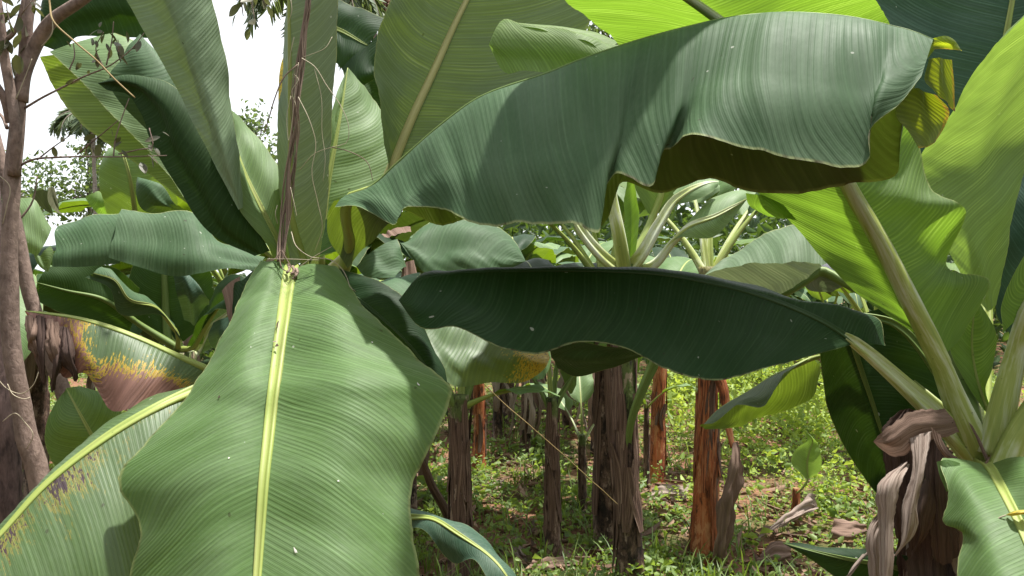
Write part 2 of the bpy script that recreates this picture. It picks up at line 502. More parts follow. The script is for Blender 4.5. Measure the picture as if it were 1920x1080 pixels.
def small_leaf_mat(name, c0, c1, trans, tmix=0.4, rough=0.5):
    m, nt, out = new_mat(name)
    N, L = nt.nodes, nt.links
    a = N.new('ShaderNodeAttribute'); a.attribute_name = 'dmg'
    base = nmix(nt, a.outputs['Fac'], c0, c1)
    pr = N.new('ShaderNodeBsdfPrincipled'); L.new(base, pr.inputs['Base Color'])
    pr.inputs['Roughness'].default_value = rough; pr.inputs['Specular IOR Level'].default_value = 0.35
    tr = N.new('ShaderNodeBsdfTranslucent')
    L.new(nmix(nt, a.outputs['Fac'], tuple(x * 0.7 for x in trans), trans), tr.inputs['Color'])
    mx = N.new('ShaderNodeMixShader'); mx.inputs[0].default_value = tmix
    L.new(pr.outputs[0], mx.inputs[1]); L.new(tr.outputs[0], mx.inputs[2]); L.new(mx.outputs[0], out.inputs['Surface'])
    return m

M = {}
GT = (0.24, 0.37, 0.010)
M['fresh'] = leaf_mat('leaf_fresh', (0.098, 0.180, 0.056), (0.105, 0.165, 0.05), GT, rough=0.56, tmix=0.30, vein=0.34, spacing=0.010, ang=0.42, spec=0.32)
M['grey'] = leaf_mat('leaf_glaucous', (0.052, 0.104, 0.045), (0.095, 0.095, 0.05), (0.11, 0.18, 0.012), rough=0.62, tmix=0.18, vein=0.20, spacing=0.013, bloom=0.10, spec=0.22, ang=0.1)
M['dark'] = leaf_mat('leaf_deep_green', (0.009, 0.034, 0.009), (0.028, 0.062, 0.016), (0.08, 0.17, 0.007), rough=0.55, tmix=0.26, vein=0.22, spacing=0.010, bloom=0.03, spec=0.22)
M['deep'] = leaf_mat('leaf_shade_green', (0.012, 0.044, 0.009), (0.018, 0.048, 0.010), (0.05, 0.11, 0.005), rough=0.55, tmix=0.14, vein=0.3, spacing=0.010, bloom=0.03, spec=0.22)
M['young'] = leaf_mat('leaf_young', (0.14, 0.235, 0.06), (0.12, 0.19, 0.06), (0.23, 0.41, 0.028), rough=0.55, tmix=0.48, vein=0.40, spacing=0.0105, spec=0.3)
M['lime'] = leaf_mat('leaf_lime', (0.16, 0.25, 0.07), (0.18, 0.26, 0.10), (0.30, 0.47, 0.06), rough=0.55, tmix=0.46, vein=0.40, spacing=0.0105, spec=0.3)
M['blue'] = leaf_mat('leaf_blue_green', (0.034, 0.080, 0.050), (0.10, 0.14, 0.10), (0.12, 0.22, 0.03), rough=0.55, tmix=0.13, vein=0.35, spacing=0.010, spec=0.3)
M['teal'] = leaf_mat('leaf_teal', (0.024, 0.066, 0.040), (0.040, 0.085, 0.055), (0.05, 0.11, 0.02), rough=0.55, tmix=0.14, vein=0.5, spacing=0.011, bloom=0.05, spec=0.3)
M['olive'] = leaf_mat('leaf_olive', (0.07, 0.13, 0.05), (0.125, 0.170, 0.095), (0.145, 0.215, 0.012), rough=0.42, tmix=0.34, vein=0.35, spacing=0.010, spec=0.4)
M['dusty'] = leaf_mat('leaf_dusty_green', (0.165, 0.235, 0.135), (0.155, 0.200, 0.130), (0.16, 0.24, 0.03), rough=0.56, tmix=0.16, vein=0.35, spacing=0.010, bloom=0.25, spec=0.3)
M['fold'] = leaf_mat('leaf_folded', (0.040, 0.070, 0.045), (0.10, 0.15, 0.04), (0.24, 0.36, 0.02), rough=0.56, tmix=0.32, vein=0.3, spacing=0.012, spec=0.3)
M['pale'] = leaf_mat('leaf_pale_green', (0.145, 0.230, 0.092), (0.15, 0.20, 0.09), (0.26, 0.40, 0.02), rough=0.54, tmix=0.28, vein=0.35, spacing=0.011, spec=0.32)
M['violet'] = leaf_mat('leaf_violet_sky_sheen', (0.13, 0.20, 0.105), (0.34, 0.33, 0.40), (0.10, 0.14, 0.05), rough=0.58, spec=0.25, vein=0.3)  # underside: sky reflection on the wax painted in as violet
M['sick'] = leaf_mat('leaf_browning', (0.070, 0.120, 0.042), (0.10, 0.15, 0.06), (0.22, 0.32, 0.02), rough=0.5, tmix=0.25, vein=0.3, damage=True)
M['speckled'] = leaf_mat('leaf_speckled', (0.072, 0.130, 0.040), (0.105, 0.15, 0.055), (0.26, 0.36, 0.02), rough=0.46, tmix=0.28, vein=0.25, damage='speck', spacing=0.011)
M['torn'] = leaf_mat('leaf_torn', (0.10, 0.17, 0.05), (0.12, 0.16, 0.03), (0.60, 0.72, 0.02), rough=0.5, tmix=0.45, vein=0.2, damage=True)
M['yellowing'] = leaf_mat('leaf_yellowing', (0.12, 0.19, 0.09), (0.16, 0.2, 0.08), (0.34, 0.45, 0.03), rough=0.46, tmix=0.3, vein=0.4, damage=True, yellow_band=True)
M['rib'] = fibre_mat('midrib_yellow_green', [(0.17, 0.23, 0.05), (0.27, 0.33, 0.075), (0.36, 0.40, 0.13)], (14, 3), 0.5, 0.4, spec=0.35, wax=(0.20, 0.21, 0.07))
M['ribdark'] = fibre_mat('midrib_green', [(0.10, 0.16, 0.04), (0.16, 0.22, 0.06)], (14, 3), 0.5, 0.25)
M['ribdeep'] = fibre_mat('midrib_dark', [(0.025, 0.06, 0.02), (0.05, 0.09, 0.03)], (14, 3), 0.5, 0.25)
M['ribpale'] = fibre_mat('midrib_buff', [(0.26, 0.25, 0.10), (0.42, 0.38, 0.17), (0.48, 0.44, 0.22)], (14, 3), 0.5, 0.25)
M['waxrib'] = fibre_mat('petiole_waxy', [(0.20, 0.26, 0.06), (0.33, 0.37, 0.10), (0.40, 0.42, 0.16)], (9, 3), 0.5, 0.3, wax=(0.60, 0.64, 0.56))
M['dead'] = fibre_mat('leaf_dead_brown', [(0.085, 0.052, 0.040), (0.17, 0.108, 0.082), (0.25, 0.165, 0.125), (0.33, 0.24, 0.185)], (70, 4.0), 0.85, 0.5, tmix=0.2, mixw=0.4)
M['deadgrey'] = fibre_mat('leaf_dead_grey', [(0.16, 0.115, 0.095), (0.27, 0.205, 0.17), (0.37, 0.295, 0.25), (0.46, 0.385, 0.335)], (70, 4.0), 0.85, 0.5, tmix=0.18, mixw=0.4)
M['deaddark'] = fibre_mat('leaf_dead_dark', [(0.030, 0.019, 0.016), (0.075, 0.046, 0.037), (0.13, 0.082, 0.064)], (70, 4.0), 0.85, 0.5, tmix=0.1, mixw=0.4)
M['stem'] = fibre_mat('stem_dark_sheath', [(0.012, 0.008, 0.007), (0.055, 0.032, 0.026), (0.15, 0.088, 0.066), (0.34, 0.24, 0.19)], (24, 9), 0.65, 0.9, green=(0.13, 0.17, 0.05), dist=0.012, mixw=0.8)
M['stemred'] = fibre_mat('stem_red_sheath', [(0.045, 0.020, 0.013), (0.22, 0.062, 0.026), (0.46, 0.135, 0.050), (0.50, 0.25, 0.12)], (22, 2.5), 0.6, 0.8, green=(0.26, 0.24, 0.09), dist=0.01)
M['sheath'] = fibre_mat('sheath_dry', [(0.018, 0.011, 0.009), (0.08, 0.045, 0.035), (0.19, 0.115, 0.085), (0.38, 0.28, 0.22)], (50, 3), 0.8, 0.8)
M['pith'] = fibre_mat('fleck_pale', [(0.5, 0.48, 0.4), (0.7, 0.68, 0.6)], (10, 6), 0.8, 0.1)
M['vine'] = fibre_mat('vine_dry', [(0.10, 0.066, 0.050), (0.24, 0.17, 0.13), (0.42, 0.32, 0.25)], (20, 12), 0.85, 0.8)
M['tendril'] = fibre_mat('tendril_straw', [(0.30, 0.25, 0.17), (0.48, 0.42, 0.31)], (10, 6), 0.7, 0.3)
M['straw'] = fibre_mat('string_straw', [(0.24, 0.17, 0.07), (0.38, 0.28, 0.13)], (10, 8), 0.7, 0.3)
M['bark'] = bark_mat('bark_smooth', (0.12, 0.082, 0.068), (0.28, 0.205, 0.170), 60, 0.8, 0.6)
M['roughbark'] = bark_mat('bark_rough', (0.035, 0.024, 0.024), (0.17, 0.115, 0.105), 55, 1.0, 0.28)
M['palmwood'] = bark_mat('bark_palm', (0.11, 0.09, 0.07), (0.28, 0.24, 0.2), 20, 0.5, 2.0)
M['weed'] = small_leaf_mat('weed_green', (0.10, 0.17, 0.05), (0.28, 0.37, 0.13), (0.40, 0.55, 0.06), 0.40)
M['weedlight'] = small_leaf_mat('weed_sunlit', (0.16, 0.26, 0.05), (0.36, 0.46, 0.12), (0.58, 0.72, 0.08), 0.42)  # lit copy of the weed green, sunlight of the clearing put into the colour
M['grass'] = small_leaf_mat('grass_green', (0.06, 0.12, 0.025), (0.16, 0.22, 0.06), (0.32, 0.46, 0.05), 0.35)
M['litter'] = small_leaf_mat('litter_brown', (0.075, 0.040, 0.026), (0.34, 0.22, 0.15), (0.2, 0.1, 0.05), 0.1, 0.85)
M['treeleaf'] = small_leaf_mat('tree_leaf', (0.040, 0.075, 0.030), (0.11, 0.16, 0.07), (0.24, 0.34, 0.06), 0.35)
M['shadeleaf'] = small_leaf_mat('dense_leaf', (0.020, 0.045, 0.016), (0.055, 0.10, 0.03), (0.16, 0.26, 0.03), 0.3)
M['twigleaf'] = small_leaf_mat('twig_leaf', (0.035, 0.045, 0.025), (0.12, 0.10, 0.06), (0.2, 0.22, 0.06), 0.25)
M['palmleaf'] = small_leaf_mat('palm_leaf', (0.05, 0.085, 0.04), (0.13, 0.17, 0.09), (0.24, 0.32, 0.08), 0.3)

def soil_material():
    m, nt, out = new_mat('soil_red')
    N, L = nt.nodes, nt.links
    tc = N.new('ShaderNodeTexCoord')
    a = nnoise(nt, tc.outputs['Object'], 1.1, 6.0, 0.65, 0.3)
    b = nnoise(nt, tc.outputs['Object'], 18.0, 5.0, 0.7)
    c = nnoise(nt, tc.outputs['Object'], 75.0, 3.0, 0.7)
    base = nmix(nt, nrange(nt, b, 0.3, 0.7), (0.10, 0.050, 0.030), (0.30, 0.155, 0.095))
    base = nmix(nt, nrange(nt, c, 0.55, 0.7, 0, 0.6), base, (0.33, 0.19, 0.12))
    base = nmix(nt, nrange(nt, a, 0.46, 0.58, 0, 0.85), base, (0.055, 0.085, 0.022))
    bp = N.new('ShaderNodeBump'); bp.inputs['Strength'].default_value = 0.9; bp.inputs['Distance'].default_value = 0.03
    L.new(nmath(nt, 'ADD', b, nmath(nt, 'MULTIPLY', c, 0.4)), bp.inputs['Height'])
    pr = N.new('ShaderNodeBsdfPrincipled'); L.new(base, pr.inputs['Base Color']); pr.inputs['Roughness'].default_value = 0.95
    pr.inputs['Specular IOR Level'].default_value = 0.15
    L.new(bp.outputs['Normal'], pr.inputs['Normal']); L.new(pr.outputs[0], out.inputs['Surface'])
    return m
M['soil'] = soil_material()

# ------------------------------------------------------------------ banana builders
SEED = [0]
def leaf(plant, rows, mat='fresh', face='top', pet=None, rib=0.012, pr=None, ribmat='rib', extra=(), dmg=None,
         midrib=True, label=None, name='leaf', petmat=None, scars=(), **kw):
    """a banana leaf: blade (rows, base to tip; each near edge / midrib / far edge) + swept midrib and petiole"""
    SEED[0] += 1
    kw.setdefault('seed', SEED[0])
    kw.setdefault('rag', 0.010)
    V, F, UV, D = [], [], [], []
    off = 0
    G0 = None
    for k, item in enumerate([(rows, face)] + list(extra)):
        rr, fc = item[0], item[1]
        G, uv, flip, N = patch(rr, fc, **kw)
        if k == 0: G0, N0 = G, N
        if not midrib:
            uv = uv.copy(); wd_ = np.abs(uv[..., 2]).max()
            uv[..., 1] = (uv[..., 1] + 1) / 2 * 0.995; uv[..., 2] = uv[..., 1] * 2 * wd_
        nu, nv = G.shape[:2]
        V.append(G.reshape(-1, 3)); UV.append(uv.reshape(-1, 3))
        F.append(grid_faces(nu, nv, off, flip)); off += nu * nv
        if dmg is not None:
            un = np.linspace(0, 1, nu)[:, None]
            dd = dmg(un + 0 * uv[..., 1], uv[..., 1]) if k == 0 else np.full(uv.shape[:2], item[2] if len(item) > 2 else 0.0)
            D.append(dd.ravel())
    o = mesh_obj(name, np.vstack(V), np.vstack(F), M[mat], plant.o, plant.loc, np.vstack(UV), np.concatenate(D) if dmg is not None else None)
    if label: o['label'] = label
    for sx, sy, sl, sw, sa, so, sm in scars:
        pp_ = np.stack([960 + G0[..., 0] / G0[..., 1] * FPX, 540 + (1.6 - G0[..., 2]) / G0[..., 1] * FPX], -1)
        i_, j_ = np.unravel_index(np.argmin(((pp_ - (sx, sy)) ** 2).sum(-1)), pp_.shape[:2])
        c_, n_ = G0[i_, j_], N0[i_, j_]
        t_ = unit(G0[min(i_ + 1, len(G0) - 1), j_] - G0[max(i_ - 1, 0), j_]); b_ = np.cross(n_, t_)
        ca, sa_ = math.cos(sa), math.sin(sa); t2, b2 = t_ * ca + b_ * sa_, b_ * ca - t_ * sa_
        an = np.linspace(0, 6.283, 14, endpoint=False); rr_ = 1 + .25 * np.sin(an * 3 + sx) + .12 * np.sin(an * 5 + sy)
        ring = c_ + n_ * so + (np.cos(an) * rr_)[:, None] * t2 * sl + (np.sin(an) * rr_)[:, None] * b2 * sw
        vv_ = np.vstack([ring, c_ + n_ * (so + .0006)])
        ff_ = np.stack([np.arange(14), (np.arange(14) + 1) % 14, np.full(14, 14)], -1)
        mesh_obj('scar', vv_, ff_, M[sm], o, plant.loc, np.zeros((15, 3)) + np.arange(15)[:, None] * .013)
    if midrib:
        mid = G0[:, G0.shape[1] // 2]
        nn = N0[:, N0.shape[1] // 2]
        step = max(1, len(mid) // 45)
        mid, nn = mid[::step], nn[::step]
        nb = len(mid)
        t = np.linspace(0, 1, nb)
        rad = rib * (1 - t) ** 0.8 + 0.0012
        if pet:
            pp = smooth_path(list(pet) + [XYZ(mid[0]), XYZ(mid[min(4, nb - 1)])], 30)
            cut = np.argmin(np.linalg.norm(pp - mid[0], axis=1))
            pp = pp[:cut]
            tt = np.linspace(0, 1, len(pp))
            r0 = pr or rib * 1.8
            if petmat:
                q = 3
                tube_obj('petiole', np.vstack([pp, mid[:q]]), np.concatenate([r0 + (rib * 2.2 - r0) * tt ** 0.8, rib * np.array([2.0, 1.6, 1.0])]), M[petmat], o, plant.loc, np.repeat(nn[:1], len(pp) + q, 0), PROFILE)
            else:
                rad = np.concatenate([r0 + (rib - r0) * tt ** 0.8, rad])
                mid = np.vstack([pp, mid]); nn = np.vstack([np.repeat(nn[:1], len(pp), 0), nn])
        # smooth the up vectors so that the rib does not twist
        for _ in range(3):
            nn[1:-1] = (nn[:-2] + nn[1:-1] * 2 + nn[2:]) / 4
        nn = unit(nn)
        tube_obj('midrib', mid, rad, M[ribmat], o, plant.loc, nn, PROFILE)
    return o

def arc_leaf(plant, base, az, el, length, width, droop=1.6, pet=0.35, mat='fresh', ribmat='rib', rib=0.012, fold=0.25, res=0.03, name='leaf', twist=0.0, tatter=0.0, pr=None, **kw):
    """an arching leaf grown from a crown: azimuth, start elevation, total droop in radians"""
    base = np.array(base, float)
    n = 9
    dirh = np.array((math.cos(az), math.sin(az), 0.0))
    sideh = np.array((-math.sin(az), math.cos(az), 0.0))
    p = base.copy(); pts = [p.copy()]; e = el
    seg = length / 22.0
    dirs = []
    for k in range(22):
        d = dirh * math.cos(e) + np.array((0, 0, 1.0)) * math.sin(e)
        dirs.append(d); p = p + d * seg; pts.append(p.copy())
        e -= droop / 22.0 * (0.4 + 1.2 * k / 22.0)
    pts = np.array(pts); dirs = np.array(dirs + [dirs[-1]])
    ip = int(22 * pet)
    idx = np.linspace(ip, 22, n).astype(int)
    rows = []
    for q, i in enumerate(idx):
        t = q / (n - 1)
        wd = width * 0.5 * (math.sin(math.pi * min(1, 0.10 + t * 0.86)) ** 0.55 if t < 0.97 else 0.12)
        if q == 0: wd = width * 0.10
        up = np.cross(sideh, -dirs[i]); up = up / np.linalg.norm(up)
        if up[2] < 0: up = -up
        tw = twist * t
        sd = sideh * math.cos(tw) + up * math.sin(tw)
        fo = fold * (1 - 0.5 * t) - 0.9 * fold * t
        j = rng.uniform(-.04, .04, 2)
        rows.append([XYZ(pts[i] - sd * wd + up * wd * (fo + j[0])), XYZ(pts[i]), XYZ(pts[i] + sd * wd + up * wd * (fo + j[1]))])
    petp = [XYZ(pts[k]) for k in range(0, max(ip, 1), 2)]
    # top of the blade is the sky side
    mid = np.array([W(r[1]) for r in rows]); a = W(rows[n // 2][0]); b = W(rows[n // 2][2])
    up_n = np.cross(mid[n // 2 + 1] - mid[n // 2 - 1], b - a)
    if up_n[2] < 0: up_n = -up_n
    facing = float(np.dot(up_n, CAM - mid[n // 2]))
    return leaf(plant, rows, mat, 'top' if facing > 0 else 'under', petp, rib, pr, ribmat, name=name, res=res, ripple=0.02, bulge=0.03, nvmin=9, **kw)

def pseudostem(plant, top, r0, r1, mat='stem', green_from=0.8, flaps=6, lean=0.0, name='pseudostem', flapmat='sheath', n=44, k=26, seed=1):
    """layered stem of leaf sheaths from the ground up to 'top'"""
    base = plant.loc; top = np.array(top, float)
    t = np.linspace(0, 1, n)
    path = base[None] * (1 - t[:, None]) + top[None] * t[:, None]
    bow = np.sin(t * np.pi) * lean
    path[:, 0] += bow
    path[0, 2] -= 0.05
    rad = r0 * (1 - t) + r1 * t
    rad = rad * (1 + 0.22 * np.exp(-t * 9))
    V, F, tri, uv = tube(path, rad, np.repeat(np.array([(0, -1.0, 0.02)]), n, 0), None, k)
    off = Vector((seed * 3.7, seed * 1.3, 0))
    H = top[2] - base[2]
    nv = n * k
    cen = np.repeat(path, k, 0)
    for q in range(nv):
        a = 2 * math.pi * (q % k) / k; h = uv[q, 0]
        ridge = mnoise.noise(Vector((math.cos(a) * 1.7, math.sin(a) * 1.7, h * 0.9)) + off)
        sm = mnoise.noise(Vector((math.cos(a) * 5, math.sin(a) * 5, h * 5)) + off)
        f = 1 + 0.14 * ridge + 0.06 * sm + 0.17 * ((((a / 6.283 * 3 + h * 1.3 + seed * .3 + 0.35 * ridge) % 1.0) ** 2) - 0.35)
        V[q] = cen[q] + (V[q] - cen[q]) * f
    gd = np.clip((uv[:, 0] / max(H, .1) - green_from) / 0.18 + 0.5, 0, 1.1)
    faces = [tuple(x) for x in F] + [tuple(x) for x in tri]
    fa = np.empty(len(faces), object); fa[:] = faces
    o = mesh_obj(name, V, fa, M[mat], plant.o, plant.loc, uv, gd)
    rr = np.random.default_rng(seed)
    for q in range(flaps * 2):
        a = rr.uniform(math.pi * 0.85, math.pi * 2.15); h0 = rr.uniform(0.05, 0.6) * H; ln = rr.uniform(0.18, 0.5) * H; wd = rr.uniform(0.22, 0.6)
        rows = []
        peel = rr.uniform(0.02, 0.16); tp = rr.random() < 0.5
        for s in np.linspace(0, 1, 5):
            tt = min(0.99, (h0 + ln * s) / H)
            c = path[int(tt * (n - 1))]; r = np.interp(tt, t, rad)
            ex = r * (1.13 + peel * ((s ** 3) if tp else (1 - s) ** 3) * 1.8)
            row = []
            for da in (-1, -.5, 0, .5, 1):
                aa = a + (da * (0.25 + 0.75 * math.sin(math.pi * (0.1 + 0.82 * s))) + 0.35 * math.sin(s * 4 + q)) * wd
                row.append(XYZ(c + np.array((math.cos(aa) * ex, math.sin(aa) * ex, 0))))
            rows.append(row)
        G, uv2, flip, N = patch(rows, 'top', 0, 0.003, crumple=0.005, res=0.03, seed=int(seed * 50 + q), nvmin=9)
        mesh_obj('dry_sheath', G.reshape(-1, 3), grid_faces(*G.shape[:2], 0, flip), M[mat if (mat == 'stemred' and q % 3) else flapmat], o, plant.loc, uv2.reshape(-1, 3), np.zeros(G.shape[0] * G.shape[1]))
    return path

def on_ground(x, d):
    return np.array(((x - 960.0) / FPX * d, d, 0.0))

# ------------------------------------------------------------------ ground
def gz(x, y):
    return 0.035 * mnoise.noise(Vector((x * 0.9, y * 0.9, 0))) + 0.02 * mnoise.noise(Vector((x * 2.7, y * 2.7, 5)))

def axis(a, b, fine_a, fine_b, fs, cs):
    return np.unique(np.round(np.concatenate([np.arange(a, fine_a, cs), np.arange(fine_a, fine_b, fs), np.arange(fine_b, b + 1, cs)]), 4))
gx = axis(-150, 150, -8, 8, 0.10, 8.0); gy = axis(-40, 260, 1.0, 14, 0.10, 8.0)
GV = np.array([(x, y, gz(x, y)) for x in gx for y in gy])
g_o = mesh_obj('ground', GV, grid_faces(len(gx), len(gy), 0, False), M['soil'])
tag(g_o, 'reddish soil of the plantation floor', None, None, 'structure')

def scatter_leaves(name, base, direc, size, ratio, mat, label, tint=None, curl=0.25, parent=None, loc=(0, 0, 0), cat=None, kind='stuff'):
    """many small folded leaf faces in one mesh"""
    n = len(base)
    d = unit(direc)
    rnd = unit(rng.normal(size=(n, 3)))
    s = unit(np.cross(d, rnd)); up = np.cross(s, d)
    size = np.asarray(size)[:, None]
    hw = size * ratio / 2
    a = base; tip = base + d * size - up * size * curl
    m1 = base + d * size * 0.45 + up * size * 0.04
    l = m1 - s * hw + up * hw * 0.35; r = m1 + s * hw + up * hw * 0.35
    l2 = m1 + d * size * 0.3 - s * hw * .7 - up * size * curl * .4; r2 = m1 + d * size * 0.3 + s * hw * .7 - up * size * curl * .4
    V = np.stack([a, l, l2, tip, r2, r], 1).reshape(-1, 3)
    k = np.arange(n)[:, None] * 6
    F = np.concatenate([k + np.array([[0, 1, 2, 3]]), k + np.array([[0, 3, 4, 5]])], 0)
    t = rng.uniform(0, 1, n) if tint is None else tint
    o = mesh_obj(name, V, F, M[mat], parent, loc, None, np.repeat(t, 6), smooth=False)
    if label: o['label'] = label
    if cat: o['category'] = cat
    if kind: o['kind'] = kind
    return o

BARE = [(1400, 935, 90, 40), (1290, 1030, 70, 40), (1460, 1010, 90, 45), (870, 870, 45, 30), (1040, 1065, 90, 28), (1100, 870, 40, 30),
        (1290, 905, 50, 22), (860, 1040, 60, 40), (970, 1000, 40, 25), (1235, 930, 60, 20)]
def proj(p):
    return 960 + p[0] / p[1] * FPX, 540 + (1.6 - p[2]) / p[1] * FPX

def weed_field():
    base, direc, size, tint, bb = [], [], [], [], []
    lb, ld, ls, lt = [], [], [], []
    n = 0
    while n < 7600:
        y = 2.4 + 12.5 * random.random() ** 1.35
        x = random.uniform(-0.85, 0.88) * y
        px, py = proj((x, y, 0))
        lush = mnoise.noise(Vector((x * 0.8, y * 0.8, 9))) * 0.5 + 0.5
        bare = any(((px - a) / c) ** 2 + ((py - b) / d) ** 2 < 1 for a, b, c, d in BARE)
        if random.random() > (0.13 if bare else 0.06 + 1.1 * lush ** 2.2): continue
        n += 1
        bright = 1250 < px < 1660 and 730 < py < 960  # sunny clearing, where most leaves take the lit weed colour
        h = (0.05 + 0.20 * lush * random.random()) * (1.9 if bright else 1.0)
        if py > 960: h *= 0.8
        k = random.randint(9, 20)
        c = np.array((x, y, gz(x, y)))
        sc = random.choice((0.45, 0.55, 0.7, 0.85, 1.25)) * random.uniform(.85, 1.2) * min(1, .55 + y / 14)
        for _ in range(k):
            o = np.array((random.gauss(0, .055), random.gauss(0, .055), 0.0)) * sc
            z = h * random.random() ** 0.7
            a = random.uniform(0, 6.283)
            dv = np.array((math.cos(a), math.sin(a), random.uniform(-0.1, 0.8)))
            s = random.uniform(0.022, 0.062) * sc * (1.5 if random.random() < .12 else 1)
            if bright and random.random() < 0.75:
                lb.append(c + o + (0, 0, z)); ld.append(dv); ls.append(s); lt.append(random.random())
            else:
                base.append(c + o + (0, 0, z)); direc.append(dv); size.append(s); tint.append(random.random() ** 1.3)
    scatter_leaves('weeds', np.array(base), np.array(direc), size, 0.62, 'weed', 'low broadleaf weeds covering the plantation floor', np.array(tint))
    scatter_leaves('sunlit_weeds', np.array(lb), np.array(ld), ls, 0.6, 'weedlight', 'weeds in the clearing behind the red stems, sunlight painted in as lime green', np.array(lt))
weed_field()

def grass_field():
    V, F, D = [], [], []
    for _ in range(1500):
        y = 2.6 + 8 * random.random() ** 1.4; x = random.uniform(-0.6, 0.6) * y
        if mnoise.noise(Vector((x * 1.3, y * 1.3, 40))) < -0.05: continue
        for _ in range(random.randint(3, 8)):
            bx, by = x + random.gauss(0, .04), y + random.gauss(0, .04)
            a = random.uniform(0, 6.283); ln = random.uniform(0.08, 0.28); lean = random.uniform(0.2, 0.9); wd = random.uniform(0.003, 0.007)
            dx, dy = math.cos(a), math.sin(a); z0 = gz(bx, by)
            k = len(V)
            for t, ww in ((0, 1), (.4, .9), (.75, .6), (1, .05)):
                px_, py_ = bx + dx * ln * lean * t * t, by + dy * ln * lean * t * t
                z = z0 + ln * (t - 0.45 * lean * t * t)
                V += [(px_ - dy * wd * ww, py_ + dx * wd * ww, z), (px_ + dy * wd * ww, py_ - dx * wd * ww, z)]
            F += [(k, k + 1, k + 3, k + 2), (k + 2, k + 3, k + 5, k + 4), (k + 4, k + 5, k + 7, k + 6)]
            D += [random.random()] * 8
    o = mesh_obj('grass', V, np.array(F), M['grass'], None, (0, 0, 0), None, D)
    tag(o, 'thin grass blades among the weeds', None, None, 'stuff')
grass_field()

def litter_field():
    b, d, s = [], [], []
    for _ in range(8500):
        y = 2.6 + 9 * random.random() ** 1.3; x = random.uniform(-0.6, 0.6) * y
        b.append((x, y, gz(x, y) + random.uniform(0.004, 0.03))); a = random.uniform(0, 6.283)
        d.append((math.cos(a), math.sin(a), random.uniform(-.05, .25))); s.append(random.uniform(0.02, 0.11))
    scatter_leaves('leaf_litter', np.array(b), np.array(d), s, 0.4, 'litter', 'dry brown leaf litter lying on the soil')
    b, d, s = [], [], []
    for _ in range(700):
        y = 2.8 + 7 * random.random() ** 1.2; x = random.uniform(-0.5, 0.55) * y
        b.append((x, y, gz(x, y) + random.uniform(0.01, 0.06))); a = random.uniform(0, 6.283)
        d.append((math.cos(a), math.sin(a), random.uniform(-.1, .2))); s.append(random.uniform(0.10, 0.30))
    scatter_leaves('dry_strips', np.array(b), np.array(d), s, 0.14, 'litter', 'narrow dry strips of old banana leaf strewn on the soil', curl=.1)
litter_field()

# ------------------------------------------------------------------ foreground plant with the drooping leaf
locA = on_ground(580, 2.28)
A = thing('banana_plant', locA, 'large banana plant with broad leaf drooping towards the viewer beside the vine', 'banana plant')
topA = P(578, 560, 2.28)
pseudostem(A, topA, 0.085, 0.06, 'stem', 0.7, 5, seed=2)
cA = (572, 545, 2.25)
# the broad drooping leaf
leaf(A, [
    [(500, 545, 2.02), (556, 560, 2.15), (612, 548, 2.02)],
    [(484, 492, 1.86), (515, 490, 1.87), (546, 503, 1.89), (590, 497, 1.87), (632, 503, 1.86)],
    [(452, 560, 1.79), (497, 545, 1.77), (537, 555, 1.78), (605, 545, 1.75), (668, 553, 1.78)],
    [(425, 612, 1.72), (475, 590, 1.68), (530, 608, 1.68), (620, 590, 1.64), (712, 603, 1.70)],
    [(388, 682, 1.66), (450, 660, 1.60), (520, 680, 1.60), (640, 660, 1.56), (775, 662, 1.64)],
    [(355, 730, 1.61), (434, 720, 1.54), (513, 735, 1.53), (660, 714, 1.49), (832, 716, 1.59)],
    [(345, 745, 1.60), (430, 735, 1.53), (511, 750, 1.52), (660, 728, 1.48), (847, 730, 1.58)],
    [(330, 764, 1.59), (424, 752, 1.52), (509, 768, 1.51), (658, 747, 1.47), (842, 752, 1.57)],
    [(282, 825, 1.54), (400, 808, 1.47), (503, 825, 1.46), (650, 808, 1.43), (815, 822, 1.51)],
    [(224, 900, 1.50), (370, 885, 1.42), (495, 900, 1.40), (635, 890, 1.38), (776, 908, 1.46)],
    [(264, 998, 1.44), (375, 985, 1.37), (488, 998, 1.35), (632, 990, 1.33), (772, 985, 1.40)],
    [(240, 1085, 1.42), (370, 1080, 1.33), (482, 1088, 1.30), (630, 1085, 1.28), (787, 1085, 1.36)],
    [(250, 1250, 1.34), (470, 1250, 1.20), (740, 1240, 1.28)],
    [(330, 1400, 1.25), (455, 1410, 1.12), (640, 1390, 1.2)],
    [(440, 1500, 1.08)]], 'fresh', 'top', [cA, (565, 565, 2.2)], rib=0.0205, pr=0.03, ripple=0.004, bulge=0.015, pleat=0.0011, res=0.009,
    scars=[(572, 537, .006, .022, .25, .002, 'deadgrey'), (522, 618, .012, .002, 0, .013, 'deaddark'), (520, 655, .004, .004, 0, .014, 'deaddark'), (521, 646, .002, .004, 0, .014, 'deadgrey'), (552, 1030, .006, .002, .5, .002, 'pith'), (785, 725, .004, .0015, .3, .002, 'pith'), (412, 742, .003, .0025, 0, .002, 'deaddark'), (700, 640, .002, .0015, 0, .002, 'pith'), (511, 528, .003, .005, .4, .002, 'deaddark'), (430, 860, .002, .0015, .2, .002, 'pith'), (640, 905, .0015, .002, 0, .002, 'pith')])
